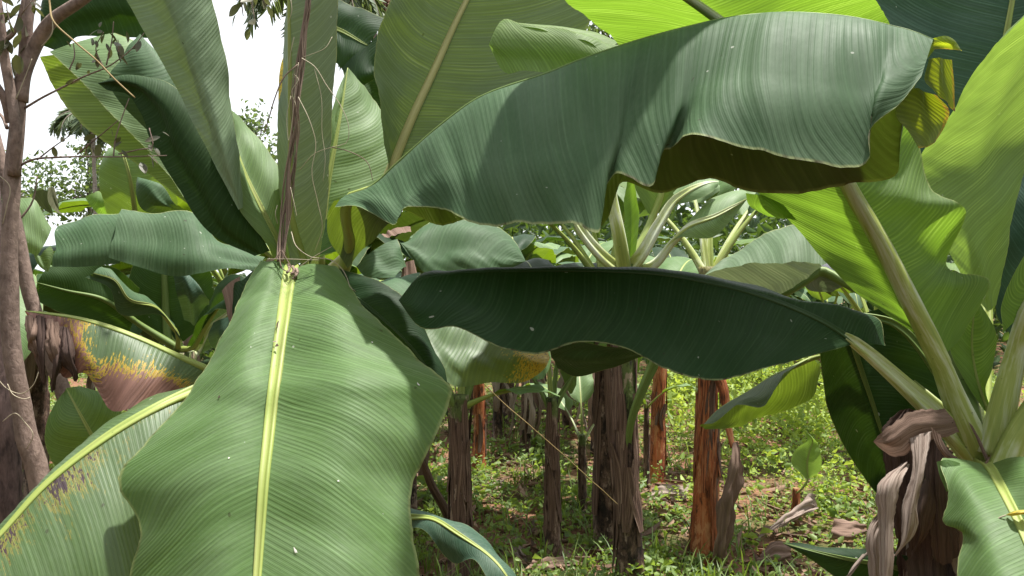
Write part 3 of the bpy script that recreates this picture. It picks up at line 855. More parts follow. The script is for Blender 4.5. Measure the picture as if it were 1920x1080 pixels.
# the long arching leaf with a torn end, tent-folded along its midrib
leaf(A, [
    [(628, 388, 1.76), (640, 372, 1.78), (660, 366, 1.82), (690, 400, 1.92), (692, 440, 2.0)],
    [(680, 388, 1.70), (692, 368, 1.72), (700, 348, 1.80), (720, 370, 1.93), (722, 412, 2.0)],
    [(745, 424, 1.62), (748, 375, 1.66), (745, 306, 1.77), (750, 350, 1.93), (760, 396, 2.0)],
    [(758, 392, 1.63), (780, 345, 1.65), (783, 272, 1.75), (790, 330, 1.92), (795, 412, 1.98)],
    [(830, 392, 1.58), (842, 315, 1.60), (835, 228, 1.72), (845, 310, 1.90), (845, 420, 1.97)],
    [(884, 417, 1.52), (892, 305, 1.56), (890, 188, 1.70), (900, 300, 1.88), (900, 400, 1.95)],
    [(1000, 418, 1.47), (1012, 285, 1.50), (1030, 136, 1.66), (1030, 270, 1.920), (1015, 385, 2.070)],
    [(1085, 424, 1.43), (1095, 272, 1.48), (1110, 104, 1.63), (1110, 240, 1.900), (1090, 400, 2.050)],
    [(1124, 434, 1.42), (1142, 262, 1.47), (1170, 84, 1.62), (1165, 230, 1.890), (1128, 425, 1.970)],
    [(1146, 334, 1.47), (1180, 215, 1.50), (1230, 66, 1.60), (1225, 230, 1.870), (1160, 345, 1.950)],
    [(1225, 346, 1.41), (1258, 205, 1.45), (1300, 48, 1.58), (1300, 220, 1.850), (1240, 362, 1.910)],
    [(1252, 278, 1.46), (1305, 170, 1.46), (1362, 34, 1.57), (1360, 200, 1.840), (1330, 335, 1.890)],
    [(1300, 256, 1.38), (1365, 150, 1.42), (1430, 26, 1.55), (1430, 200, 1.820), (1400, 358, 1.870)],
    [(1400, 276, 1.34), (1450, 155, 1.38), (1500, 24, 1.52), (1505, 200, 1.80), (1500, 361, 1.90)],
    [(1500, 301, 1.32), (1545, 165, 1.36), (1590, 31, 1.50), (1600, 190, 1.79), (1590, 345, 1.90)],
    [(1616, 309, 1.32), (1634, 175, 1.36), (1660, 45, 1.48), (1680, 180, 1.72), (1690, 312, 1.80)],
    [(1622, 300, 1.32), (1642, 172, 1.36), (1672, 48, 1.478), (1690, 160, 1.71), (1694, 290, 1.77)],
    [(1636, 236, 1.335), (1664, 150, 1.36), (1698, 54, 1.47), (1706, 120, 1.608), (1705, 200, 1.648)],
    [(1690, 192, 1.35), (1706, 130, 1.375), (1722, 62, 1.46), (1728, 95, 1.548), (1726, 130, 1.598)],
    [(1728, 142, 1.37), (1738, 110, 1.40), (1750, 74, 1.45), (1752, 82, 1.498), (1753, 92, 1.548)]],
    'grey', 'top', [cA, (640, 510, 2.1), (655, 460, 2.0)], rib=0.006, pr=0.026, ripple=0.004, pleat=0.0012, flute=0.0045, res=0.010, ribmat='ribdark', petmat='rib')
leaf(A, [[(652, 504, 2.02), (700, 452, 1.96), (746, 408, 1.90)], [(620, 452, 1.98), (655, 420, 1.90), (735, 400, 1.86)], [(614, 400, 1.90), (640, 385, 1.84), (700, 384, 1.80)], [(626, 377, 1.80), (650, 377, 1.78), (690, 380, 1.76)]],
     'olive', 'under', None, midrib=False, name='leaf_lobe', pleat=0.001)
for rows in ([[(1742, 110, 1.50), (1762, 108, 1.52), (1785, 112, 1.54)], [(1735, 150, 1.51), (1765, 150, 1.53), (1788, 160, 1.55)], [(1752, 170, 1.52), (1775, 190, 1.54), (1791, 210, 1.55)]],
             [[(1690, 178, 1.52), (1720, 165, 1.54), (1755, 178, 1.56)], [(1680, 215, 1.53), (1725, 205, 1.55), (1778, 205, 1.57)], [(1705, 250, 1.54), (1735, 250, 1.56), (1770, 240, 1.57)], [(1722, 278, 1.55), (1738, 276, 1.56), (1752, 268, 1.56)]],
             [[(1748, 72, 1.47), (1750, 80, 1.475), (1752, 92, 1.48)], [(1775, 68, 1.49), (1776, 80, 1.49), (1777, 92, 1.50)], [(1790, 76, 1.50), (1794, 84, 1.50), (1796, 94, 1.50)], [(1803, 95, 1.51)]]):
    leaf(A, rows, 'torn', 'under', None, midrib=False, name='torn_strip', dmg=lambda u, v: 0.55 * (np.abs(v) > 0.93) + 0.6 * (u > .95) - .1, ripple=0.003)
# upright folded leaf behind the vine
leaf(A, [
    [(600, 478, 2.08), (572, 490, 2.12), (545, 500, 2.15)],
    [(612, 400, 2.00), (548, 402, 2.07), (526, 392, 2.16)],
    [(620, 250, 1.95), (546, 252, 2.02), (521, 252, 2.12)],
    [(631, 100, 1.92), (544, 100, 1.98), (530, 112, 2.12)],
    [(632, -60, 1.90), (541, -60, 1.95), (540, -60, 2.1)],
    [(625, -200, 1.88), (540, -210, 1.93), (545, -200, 2.05)]],
    'dusty', 'under', [cA], rib=0.010, pr=0.02, ripple=0.003, pleat=0.0012, bulge=0.004)
# tall leaf rising right of it, seen from below
leaf(A, [
    [(670, 436, 2.25), (684, 440, 2.27), (702, 440, 2.26)],
    [(728, 308, 2.17), (738, 305, 2.2), (800, 330, 2.2)],
    [(714, 225, 2.10), (772, 222, 2.2), (905, 262, 2.2)],
    [(702, 130, 2.08), (812, 136, 2.2), (1010, 195, 2.22)],
    [(720, 30, 2.08), (853, 45, 2.2), (1092, 75, 2.25)],
    [(770, -60, 2.10), (898, -45, 2.2), (1118, -30, 2.25)],
    [(840, -160, 2.12), (950, -140, 2.2), (1100, -130, 2.25)],
    [(1010, -250, 2.2)]], 'olive', 'under', [cA, (630, 500, 2.3)], rib=0.016, pr=0.026, ribmat='ribpale', pleat=0.001, bulge=0.025)
# striped sunlit leaf between them
leaf(A, [
    [(575, 480, 2.24), (592, 485, 2.26), (622, 475, 2.27)],
    [(592, 402, 2.26), (606, 410, 2.28), (705, 405, 2.3)],
    [(602, 330, 2.27), (616, 338, 2.30), (740, 345, 2.36)],
    [(612, 255, 2.30), (630, 262, 2.33), (742, 268, 2.42)],
    [(626, 190, 2.34), (642, 194, 2.37), (706, 190, 2.46)],
    [(652, 127, 2.42)]], 'pale', 'top', [cA], rib=0.011, pr=0.02, pleat=0.003, bulge=0.02)
# half blade falling from the top left
leaf(A, [
    [(447, 393, 2.02), (452, 391, 2.02), (456, 388, 2.03)],
    [(398, 300, 2.0), (425, 305, 1.985), (449, 310, 2.02)],
    [(345, 192, 1.99), (392, 200, 1.965), (438, 212, 2.02)],
    [(290, 95, 1.97), (355, 98, 1.945), (421, 102, 2.0)],
    [(236, -2, 1.95), (318, -2, 1.925), (397, 0, 1.98)],
    [(180, -110, 1.92), (270, -110, 1.90), (360, -110, 1.95)],
    [(190, -240, 1.9)]], 'dusty', 'top', None, midrib=False, pleat=0.0012, ripple=0.005)
leaf(A, [
    [(516, 492, 2.16), (540, 500, 2.18), (562, 478, 2.17)],
    [(497, 452, 2.10), (522, 455, 2.14), (540, 420, 2.16)],
    [(450, 392, 2.05), (492, 394, 2.12), (529, 340, 2.18)],
    [(440, 322, 2.04), (458, 322, 2.13), (495, 268, 2.2)],
    [(425, 250, 2.06), (432, 245, 2.14), (442, 214, 2.2)],
    [(415, 190, 2.1)]], 'pale', 'top', [cA], rib=0.011, pr=0.02, ribmat='rib', pleat=0.001)
# dark shaded leaf with a rolled lip
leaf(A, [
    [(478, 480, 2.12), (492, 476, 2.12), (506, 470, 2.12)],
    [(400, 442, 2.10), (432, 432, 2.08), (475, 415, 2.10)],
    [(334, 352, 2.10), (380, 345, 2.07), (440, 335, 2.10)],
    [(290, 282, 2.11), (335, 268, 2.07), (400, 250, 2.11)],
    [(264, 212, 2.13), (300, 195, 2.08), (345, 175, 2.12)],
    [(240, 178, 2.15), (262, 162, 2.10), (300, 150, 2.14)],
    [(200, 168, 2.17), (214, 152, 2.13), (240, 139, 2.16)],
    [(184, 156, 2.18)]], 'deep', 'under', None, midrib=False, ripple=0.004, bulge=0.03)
leaf(A, [
    [(470, 470, 2.3), (480, 470, 2.3), (490, 465, 2.3)],
    [(330, 300, 2.25), (370, 300, 2.24), (420, 300, 2.26)],
    [(205, 150, 2.22), (280, 165, 2.20), (350, 200, 2.25)],
    [(228, 108, 2.24), (275, 110, 2.23), (320, 130, 2.26)],
    [(262, 64, 2.28)]], 'grey', 'top', None, midrib=False)
# tent-folded leaf hanging towards the slender tree
leaf(A, [
    [(352, 378, 2.40), (360, 360, 2.44), (366, 330, 2.5), (366, 350, 2.55), (357, 387, 2.55)],
    [(286, 293, 2.35), (310, 260, 2.38), (345, 222, 2.48), (330, 260, 2.58), (264, 314, 2.58)],
    [(206, 212, 2.34), (245, 180, 2.37), (300, 140, 2.47), (280, 180, 2.58), (152, 230, 2.58)],
    [(140, 140, 2.36), (190, 105, 2.38), (255, 80, 2.47), (235, 120, 2.58), (98, 160, 2.56)],
    [(92, 97, 2.42), (140, 80, 2.42), (215, 62, 2.47), (180, 90, 2.52), (75, 106, 2.5)]],
    'pale', 'top', [(560, 520, 2.3), (470, 440, 2.4)], rib=0.010, pr=0.016, pleat=0.001)
leaf(A, [
    [(300, 72, 2.62), (295, 20, 2.58), (290, -70, 2.6)],
    [(205, 69, 2.60), (205, 10, 2.56), (205, -70, 2.6)],
    [(145, 70, 2.58), (140, 20, 2.55), (125, -50, 2.6)],
    [(114, 96, 2.58), (95, 50, 2.56), (74, 0, 2.6)],
    [(80, 85, 2.6)]], 'deep', 'under', None, midrib=False, pleat=0.0015)
# dark leaf in the shade of the broad one
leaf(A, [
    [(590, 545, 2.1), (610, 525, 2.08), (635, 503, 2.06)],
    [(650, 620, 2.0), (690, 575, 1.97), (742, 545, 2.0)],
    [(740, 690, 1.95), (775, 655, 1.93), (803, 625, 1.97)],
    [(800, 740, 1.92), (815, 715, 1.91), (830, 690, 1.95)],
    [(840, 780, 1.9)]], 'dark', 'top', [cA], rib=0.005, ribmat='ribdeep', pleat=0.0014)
# yellow-ended leaf under the dark horizontal one
leaf(A, [
    [(748, 625, 2.05), (742, 605, 2.08), (738, 590, 2.12)],
    [(780, 660, 1.99), (784, 620, 2.04), (790, 585, 2.12)],
    [(848, 722, 1.94), (842, 650, 2.0), (838, 578, 2.12)],
    [(920, 716, 1.94), (914, 650, 2.0), (908, 580, 2.12)],
    [(990, 713, 1.95), (985, 655, 2.0), (975, 592, 2.12)],
    [(1022, 690, 1.97), (1018, 665, 2.0), (1012, 625, 2.10)],
    [(1031, 672, 2.0)]], 'yellowing', 'top', None, midrib=False, pleat=0.0028,
    dmg=lambda u, v: np.clip((u - 0.60) * 2.2, 0, .72))
# browning leaf held out to the left, blade hanging from the rib
leaf(A, [
    [(392, 716, 1.98), (396, 706, 1.97), (402, 697, 1.97), (404, 705, 2.0), (402, 720, 2.02)],
    [(330, 742, 1.86), (331, 705, 1.88), (332, 667, 1.92), (340, 680, 1.96), (338, 705, 2.0)],
    [(258, 764, 1.80), (255, 700, 1.82), (252, 631, 1.88), (262, 650, 1.94), (262, 690, 1.98)],
    [(208, 768, 1.80), (200, 690, 1.82), (192, 609, 1.87), (200, 630, 1.93), (202, 660, 1.97)],
    [(160, 700, 1.82), (147, 650, 1.83), (132, 594, 1.87), (140, 610, 1.92), (142, 640, 1.96)],
    [(118, 705, 1.84), (100, 650, 1.85), (82, 587, 1.88), (88, 600, 1.92), (90, 625, 1.95)],
    [(86, 622, 1.87), (66, 600, 1.87), (47, 583, 1.89), (50, 590, 1.91), (55, 600, 1.92)]],
    'sick', 'top', [cA, (480, 640, 2.1)], rib=0.011, pr=0.018, ripple=0.008, pleat=0.0015, label='leaf browned and yellow-speckled at its tip',
    dmg=lambda u, v: np.clip(np.maximum((u - 0.46) * 2.6, (-v - 0.18) * 2.0 * np.clip(1.5 - abs(u - .40) * 4.0, 0, 1)), 0, 1.3) - 0.05)
for k_, (x0, y0, x1, y1, w_) in enumerate([(58, 600, 72, 690, 10), (78, 600, 84, 722, 13), (100, 606, 112, 700, 14), (124, 620, 138, 712, 17), (66, 606, 56, 655, 8), (112, 640, 98, 735, 9)]):
    leaf(A, [[(x0 - w_ * .5, y0 - 8, 1.845), (x0, y0 - 8, 1.84), (x0 + w_ * .5, y0, 1.845)], [(x0 - w_ * .7, (y0 + y1) / 2, 1.82), ((x0 + x1) / 2, (y0 + y1) / 2, 1.80), (x0 + w_ * .8, (y0 + y1) / 2, 1.83)], [(x1 - w_ * .5, y1 - 14, 1.83), (x1, y1 - 10, 1.82), (x1 + w_ * .4, y1 - 18, 1.84)], [(x1, y1, 1.83)]],
         'deaddark' if k_ % 2 else 'dead', 'top', None, midrib=False, name='dead_shred', crumple=0.012, res=0.006, crease=0.0010, rag=0.35, nvmin=25)
# speckled leaf at the lower left
leaf(A, [
    [(384, 770, 1.80), (378, 748, 1.78), (372, 728, 1.78), (366, 722, 1.80), (358, 722, 1.84)],
    [(372, 880, 1.66), (335, 815, 1.67), (302, 760, 1.70), (285, 750, 1.74), (262, 757, 1.80)],
    [(330, 1010, 1.56), (262, 910, 1.57), (202, 818, 1.62), (185, 805, 1.67), (150, 845, 1.74)],
    [(262, 1100, 1.48), (172, 1000, 1.49), (92, 903, 1.54), (85, 900, 1.6), (80, 925, 1.68)],
    [(170, 1210, 1.42), (80, 1110, 1.42), (0, 1003, 1.47), (-8, 1000, 1.53), (-10, 1015, 1.6)],
    [(60, 1320, 1.36), (-30, 1210, 1.36), (-95, 1108, 1.40), (-100, 1105, 1.46), (-100, 1120, 1.52)],
    [(-150, 1260, 1.33)]],
    'speckled', 'top', [cA, (470, 660, 2.05)], rib=0.013, pr=0.02, ripple=0.004, pleat=0.0014, label='leaf speckled dark along its yellow-green midrib',
    dmg=lambda u, v: np.where(v < 0, 0.44 * np.exp(-(((-v) - 0.06) / 0.24) ** 2) * np.clip(u * 3 - 0.2, 0, 1) - 0.06, -0.2))
# dark torn leaf near the crown and small pieces
leaf(A, [
    [(748, 452, 2.5), (750, 455, 2.5), (760, 460, 2.52)],
    [(790, 506, 2.46), (800, 470, 2.5), (800, 420, 2.6)],
    [(870, 508, 2.46), (880, 465, 2.5), (880, 414, 2.6)],
    [(945, 508, 2.48), (948, 480, 2.5), (965, 446, 2.58)],
    [(985, 490, 2.5)]], 'grey', 'top', None, midrib=False, pleat=0.002,
    extra=[([[(668, 500, 2.35), (700, 470, 2.38), (745, 448, 2.45)], [(690, 520, 2.33), (725, 500, 2.36), (752, 470, 2.42)], [(740, 520, 2.33), (748, 510, 2.36), (762, 500, 2.42)]], 'top')])
leaf(A, [[(716, 440, 2.52), (735, 430, 2.54), (770, 424, 2.58)], [(722, 446, 2.5), (745, 440, 2.52), (772, 434, 2.56)]], 'dead', 'top', None, midrib=False, crumple=0.01, name='dead_leaf')
leaf(A, [[(755, 495, 2.42), (765, 490, 2.43), (775, 488, 2.45)], [(752, 520, 2.41), (765, 515, 2.42), (782, 512, 2.44)]], 'dead', 'top', None, midrib=False, crumple=0.01, name='dead_leaf')
# leaves near the top behind
leaf(A, [
    [(560, 95, 2.55), (580, 40, 2.56), (600, -18, 2.6)],
    [(630, 118, 2.52), (645, 60, 2.54), (662, 8, 2.58)],
    [(640, 128, 2.51), (680, 80, 2.53), (700, 26, 2.57)],
    [(655, 132, 2.52), (690, 85, 2.53), (729, 38, 2.57)]], 'dark', 'top', [(600, 500, 2.5), (595, 200, 2.6)], rib=0.012, pr=0.018, pleat=0.0025,
    extra=[([[(640, 128, 2.49), (690, 85, 2.51), (729, 44, 2.55)], [(668, 166, 2.48), (700, 120, 2.5), (735, 70, 2.54)], [(700, 150, 2.5), (730, 110, 2.52), (745, 90, 2.54)]], 'top'),
           ([[(640, 120, 2.7), (680, 120, 2.7), (730, 100, 2.7)], [(660, 180, 2.68), (700, 170, 2.68), (730, 160, 2.68)], [(700, 230, 2.66), (715, 220, 2.66), (735, 210, 2.66)]], 'under')])
leaf(A, [[(525, 240, 2.7), (530, 240, 2.7), (545, 240, 2.7)], [(522, 170, 2.7), (535, 170, 2.7), (550, 170, 2.7)], [(530, 110, 2.7), (545, 110, 2.7), (560, 110, 2.7)], [(542, 88, 2.7)]],
     'yellowing', 'under', None, midrib=False, dmg=lambda u, v: 0.52 + 0 * u)
leaf(A, [[(560, 500, 2.16), (590, 480, 2.15), (640, 470, 2.14)], [(590, 440, 2.14), (615, 430, 2.13), (650, 420, 2.13)], [(620, 400, 2.13), (640, 395, 2.13), (660, 390, 2.14)]], 'blue', 'top', None, midrib=False)
leaf(A, [[(416, 545, 1.95), (430, 530, 1.96), (450, 518, 1.98)], [(425, 580, 1.94), (436, 560, 1.95), (448, 545, 1.97)], [(432, 605, 1.93)]], 'dead', 'top', None, midrib=False, name='dead_leaf')
leaf(A, [[(440, 530, 1.96), (455, 525, 1.96), (490, 500, 1.96)], [(430, 570, 1.95), (445, 570, 1.94), (470, 560, 1.94)], [(432, 610, 1.94), (440, 612, 1.93), (455, 600, 1.93)]], 'dark', 'top', None, midrib=False)

# ------------------------------------------------------------------ plant at the right edge
locC = on_ground(1830, 2.02)
C = thing('banana_plant', locC, 'banana plant with pale waxy leaf stalks and a skirt of dead brown leaves', 'banana plant')
topC = P(1842, 870, 2.02)
pseudostem(C, topC, 0.085, 0.075, 'stem', 0.9, 6, seed=4)
cC = (1835, 862, 1.97)
# tall backlit leaf that arches up and over to the left
leaf(C, [
    [(1742, 640, 1.94), (1762, 680, 1.93), (1798, 640, 1.93)],
    [(1692, 610, 1.96), (1735, 620, 1.93), (1856, 532, 1.90)],
    [(1605, 548, 1.98), (1700, 550, 1.93), (1800, 515, 1.96)],
    [(1548, 492, 2.01), (1665, 480, 1.93), (1776, 496, 2.01)],
    [(1492, 426, 2.01), (1635, 425, 1.93), (1812, 396, 1.90)],
    [(1432, 372, 1.99), (1606, 376, 1.93), (1748, 356, 1.95)],
    [(1395, 340, 1.98), (1575, 320, 1.93), (1724, 272, 1.98)],
    [(1320, 300, 1.95), (1530, 245, 1.90), (1704, 195, 1.96)],
    [(1225, 210, 1.92), (1468, 150, 1.86), (1690, 92, 1.93)],
    [(1166, 92, 1.87), (1402, 80, 1.80), (1660, 30, 1.88)],
    [(1108, 40, 1.80), (1335, 28, 1.72), (1634, -12, 1.80)],
    [(1040, -25, 1.70), (1250, -32, 1.62), (1560, -100, 1.68)],
    [(1000, -110, 1.60), (1160, -110, 1.52), (1400, -190, 1.56)],
    [(1040, -220, 1.42)]], 'young', 'under', [cC, (1815, 810, 1.95), (1785, 740, 1.94)], rib=0.026, pr=0.046, ribmat='waxrib', pleat=0.0020, res=0.010, bulge=0.02,
    extra=[([[(1398, 362, 1.99), (1430, 366, 1.98), (1470, 385, 1.98)], [(1405, 385, 2.0), (1440, 392, 1.98), (1490, 408, 1.99)], [(1440, 406, 2.01), (1460, 410, 2.0), (1495, 414, 2.0)]], 'under')])
# dark horizontal leaf in deep shade
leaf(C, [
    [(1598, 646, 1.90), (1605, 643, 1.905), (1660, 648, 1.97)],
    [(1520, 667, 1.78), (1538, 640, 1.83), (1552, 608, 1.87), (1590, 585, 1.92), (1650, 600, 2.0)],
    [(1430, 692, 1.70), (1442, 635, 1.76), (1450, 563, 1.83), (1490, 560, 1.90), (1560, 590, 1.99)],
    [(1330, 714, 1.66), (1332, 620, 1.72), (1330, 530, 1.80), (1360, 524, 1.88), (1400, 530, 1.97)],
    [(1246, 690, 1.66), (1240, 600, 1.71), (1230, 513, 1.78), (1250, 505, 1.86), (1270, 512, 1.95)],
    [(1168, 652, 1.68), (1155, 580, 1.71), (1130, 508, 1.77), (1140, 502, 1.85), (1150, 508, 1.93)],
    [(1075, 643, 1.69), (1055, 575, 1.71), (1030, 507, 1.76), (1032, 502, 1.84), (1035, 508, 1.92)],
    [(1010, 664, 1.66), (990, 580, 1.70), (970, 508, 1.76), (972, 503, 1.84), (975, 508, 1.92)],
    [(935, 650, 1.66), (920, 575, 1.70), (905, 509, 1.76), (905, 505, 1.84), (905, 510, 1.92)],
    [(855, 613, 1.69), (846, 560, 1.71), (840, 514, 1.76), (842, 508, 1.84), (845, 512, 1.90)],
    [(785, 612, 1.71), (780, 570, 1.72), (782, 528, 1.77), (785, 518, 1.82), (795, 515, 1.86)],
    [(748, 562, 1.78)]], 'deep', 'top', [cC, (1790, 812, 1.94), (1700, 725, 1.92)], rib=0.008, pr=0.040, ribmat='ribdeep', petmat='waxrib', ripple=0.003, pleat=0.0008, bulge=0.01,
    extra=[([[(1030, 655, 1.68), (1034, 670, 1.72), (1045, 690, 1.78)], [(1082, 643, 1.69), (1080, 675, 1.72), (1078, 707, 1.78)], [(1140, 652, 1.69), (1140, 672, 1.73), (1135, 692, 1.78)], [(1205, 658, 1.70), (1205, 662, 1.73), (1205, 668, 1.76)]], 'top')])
# wide backlit leaf at the edge
leaf(C, [
    [(1852, 585, 2.13), (1860, 580, 2.14), (1868, 572, 2.15)],
    [(1800, 510, 2.13), (1842, 500, 2.11), (1884, 485, 2.15)],
    [(1752, 415, 2.14), (1830, 395, 2.11), (1908, 370, 2.17)],
    [(1724, 330, 2.15), (1835, 295, 2.12), (1945, 250, 2.2)],
    [(1735, 280, 2.12), (1860, 215, 2.07), (1990, 150, 2.14)],
    [(1790, 200, 2.06), (1905, 120, 1.99), (2030, 50, 2.05)],
    [(1845, 105, 1.97), (1955, 30, 1.90), (2060, -20, 1.95)],
    [(1925, 28, 1.86), (2010, -50, 1.79), (2090, -100, 1.84)],
    [(2080, -160, 1.68)]], 'lime', 'under', None, midrib=False, pleat=0.0013, ripple=0.004)
# blue-green leaf behind it
leaf(C, [
    [(1690, 300, 2.72), (1845, 330, 2.7), (2010, 330, 2.75)],
    [(1640, 200, 2.7), (1862, 210, 2.68), (2060, 220, 2.75)],
    [(1628, 90, 2.7), (1882, 90, 2.66), (2090, 110, 2.75)],
    [(1640, -10, 2.7), (1898, 0, 2.65), (2100, 0, 2.75)],
    [(1680, -120, 2.7), (1915, -110, 2.65), (2080, -100, 2.75)],
    [(1930, -260, 2.68)]], 'teal', 'top', [cC, (1850, 600, 2.5)], rib=0.016, pr=0.03, pleat=0.0013)
leaf(C, [
    [(1868, 590, 2.4), (1910, 640, 2.42), (1960, 660, 2.45)],
    [(1862, 500, 2.4), (1930, 520, 2.4), (2010, 540, 2.45)],
    [(1885, 410, 2.4), (1960, 420, 2.4), (2050, 430, 2.45)],
    [(1910, 320, 2.42), (1980, 330, 2.42), (2070, 330, 2.46)],
    [(2000, 220, 2.45)]], 'teal', 'top', [cC, (1890, 760, 2.2)], rib=0.012, pr=0.02, pleat=0.001)
# young leaf standing in the crown
leaf(C, [
    [(1846, 770, 1.99), (1851, 770, 1.99), (1856, 768, 1.99)],
    [(1800, 700, 1.98), (1830, 705, 2.0), (1852, 720, 1.98)],
    [(1776, 650, 1.98), (1822, 650, 2.01), (1866, 672, 1.98)],
    [(1782, 604, 1.99), (1824, 605, 2.02), (1868, 622, 1.99)],
    [(1828, 556, 2.03)]], 'young', 'under', [cC], rib=0.004, pr=0.012, pleat=0.0008)
# broad dark leaf hanging behind
leaf(C, [
    [(1536, 630, 2.2), (1585, 600, 2.18), (1730, 560, 2.24)],
    [(1541, 700, 2.25), (1612, 685, 2.2), (1765, 655, 2.28)],
    [(1553, 770, 2.28), (1638, 762, 2.22), (1775, 735, 2.3)],
    [(1590, 850, 2.3), (1663, 840, 2.24), (1772, 805, 2.3)],
    [(1634, 915, 2.3), (1685, 900, 2.25), (1762, 870, 2.3)],
    [(1668, 945, 2.28)]], 'deep', 'top', [cC, (1760, 700, 2.1), (1660, 600, 2.15)], rib=0.009, pr=0.022, ribmat='ribdark', pleat=0.0015)
# bright leaf drooping at the bottom corner
leaf(C, [
    [(1800, 872, 1.82), (1850, 872, 1.84), (1900, 866, 1.82)],
    [(1764, 866, 1.70), (1805, 872, 1.69), (1862, 886, 1.70), (1910, 862, 1.68), (1965, 855, 1.68)],
    [(1778, 935, 1.62), (1818, 925, 1.58), (1885, 928, 1.58), (1950, 900, 1.55), (2040, 905, 1.58)],
    [(1770, 982, 1.60), (1832, 975, 1.53), (1912, 982, 1.50), (1990, 955, 1.48), (2090, 965, 1.52)],
    [(1804, 1000, 1.56), (1850, 1020, 1.48), (1932, 1030, 1.45), (2010, 1010, 1.43), (2110, 1020, 1.47)],
    [(1798, 1085, 1.50), (1870, 1085, 1.42), (1958, 1098, 1.39), (2040, 1085, 1.37), (2130, 1095, 1.41)],
    [(1850, 1240, 1.38), (1900, 1250, 1.32), (2000, 1260, 1.28), (2060, 1250, 1.28), (2130, 1230, 1.32)],
    [(2020, 1400, 1.2)]], 'fresh', 'top', [cC], rib=0.013, pr=0.025, ripple=0.004, pleat=0.0012,
    extra=[([[(1756, 866, 1.70), (1775, 862, 1.69), (1800, 868, 1.69)], [(1762, 890, 1.69), (1780, 885, 1.68), (1798, 890, 1.68)], [(1776, 922, 1.67)]], 'top')])
# stalks leaving the frame on the right with their blades
leaf(C, [
    [(1880, 625, 1.88), (1925, 590, 1.87), (1965, 600, 1.87)],
    [(1880, 560, 1.87), (1960, 520, 1.85), (2060, 540, 1.86)],
    [(1960, 420, 1.86), (2010, 430, 1.83), (2110, 470, 1.84)],
    [(2040, 330, 1.84), (2080, 350, 1.8), (2150, 400, 1.82)],
    [(2160, 260, 1.78)]], 'young', 'under', [(1860, 850, 1.92), (1880, 760, 1.91), (1905, 660, 1.9)], rib=0.022, pr=0.042, ribmat='waxrib')
leaf(C, [
    [(1990, 690, 1.8), (2010, 650, 1.8), (2050, 660, 1.8)],
    [(2060, 560, 1.75), (2100, 560, 1.72), (2170, 610, 1.74)],
    [(2150, 480, 1.7), (2200, 500, 1.66), (2260, 560, 1.7)],
    [(2290, 470, 1.62)]], 'fresh', 'under', [(1878, 885, 1.86), (1905, 820, 1.85), (1950, 745, 1.83)], rib=0.026, pr=0.046, ribmat='waxrib')
# V-shaped leaf with sky reflection painted violet on its underside
leaf(C, [
    [(1536, 494, 2.30), (1540, 500, 2.34), (1532, 508, 2.36), (1560, 500, 2.4), (1592, 482, 2.46)],
    [(1480, 493, 2.20), (1480, 525, 2.27), (1470, 548, 2.32), (1490, 480, 2.40), (1525, 422, 2.52)],
    [(1405, 496, 2.18), (1402, 535, 2.25), (1400, 562, 2.32), (1415, 500, 2.42), (1440, 436, 2.56)],
    [(1330, 512, 2.20), (1328, 540, 2.26), (1330, 560, 2.32), (1345, 520, 2.42), (1365, 480, 2.54)],
    [(1285, 548, 2.34)]], 'violet', 'under', [cC, (1770, 650, 2.1), (1700, 590, 2.2), (1600, 535, 2.3)], rib=0.017, pr=0.03, ribmat='ribdark', pleat=0.003,
    extra=[([[(1525, 505, 2.36), (1570, 490, 2.4), (1605, 476, 2.46)], [(1560, 520, 2.35), (1595, 510, 2.38), (1630, 520, 2.42)], [(1600, 540, 2.34), (1620, 540, 2.36), (1640, 555, 2.4)]], 'under'),
           ([[(1500, 516, 2.36), (1520, 505, 2.36), (1545, 508, 2.36)], [(1520, 545, 2.38), (1545, 530, 2.37), (1580, 525, 2.36)], [(1560, 548, 2.38), (1575, 540, 2.37), (1590, 532, 2.36)]], 'under')])
# folded leaf end hanging below the dark one
leaf(C, [
    [(1470, 700, 2.40), (1490, 688, 2.44), (1520, 672, 2.5), (1535, 685, 2.58), (1538, 700, 2.62)],
    [(1450, 735, 2.34), (1462, 718, 2.38), (1482, 690, 2.48), (1505, 720, 2.58), (1522, 745, 2.62)],
    [(1432, 762, 2.30), (1440, 738, 2.34), (1448, 706, 2.46), (1470, 735, 2.56), (1490, 764, 2.6)],
    [(1376, 762, 2.30), (1390, 748, 2.34), (1402, 735, 2.44), (1410, 760, 2.54), (1418, 782, 2.58)],
    [(1340, 788, 2.32), (1346, 778, 2.35), (1350, 766, 2.42), (1368, 785, 2.5), (1385, 802, 2.54)],
    [(1311, 798, 2.40), (1316, 800, 2.40), (1322, 805, 2.42)]], 'fold', 'top', [cC, (1760, 760, 2.2), (1620, 670, 2.4)], rib=0.008, pr=0.02, pleat=0.001)
# curled leaf tip above the arching leaf
leaf(C, [
    [(1300, 240, 1.9), (1300, 130, 1.86), (1300, 70, 1.9)],
    [(1165, 168, 1.88), (1160, 122, 1.85), (1160, 84, 1.88)],
    [(1060, 142, 1.87), (1060, 95, 1.86), (1062, 56, 1.88)],
    [(980, 132, 1.88), (975, 88, 1.87), (978, 44, 1.89)],
    [(936, 126, 1.90), (925, 85, 1.89), (936, 43, 1.91)],
    [(917, 82, 1.92)]], 'lime', 'under', None, midrib=False, ripple=0.006,
    extra=[([[(936, 46, 1.90), (936, 44, 1.92), (938, 41, 1.94)], [(1040, 62, 1.87), (1042, 55, 1.9), (1045, 49, 1.94)], [(1110, 80, 1.86), (1118, 72, 1.9), (1122, 66, 1.94)], [(1128, 100, 1.86), (1145, 90, 1.89), (1164, 80, 1.93)]], 'top')])
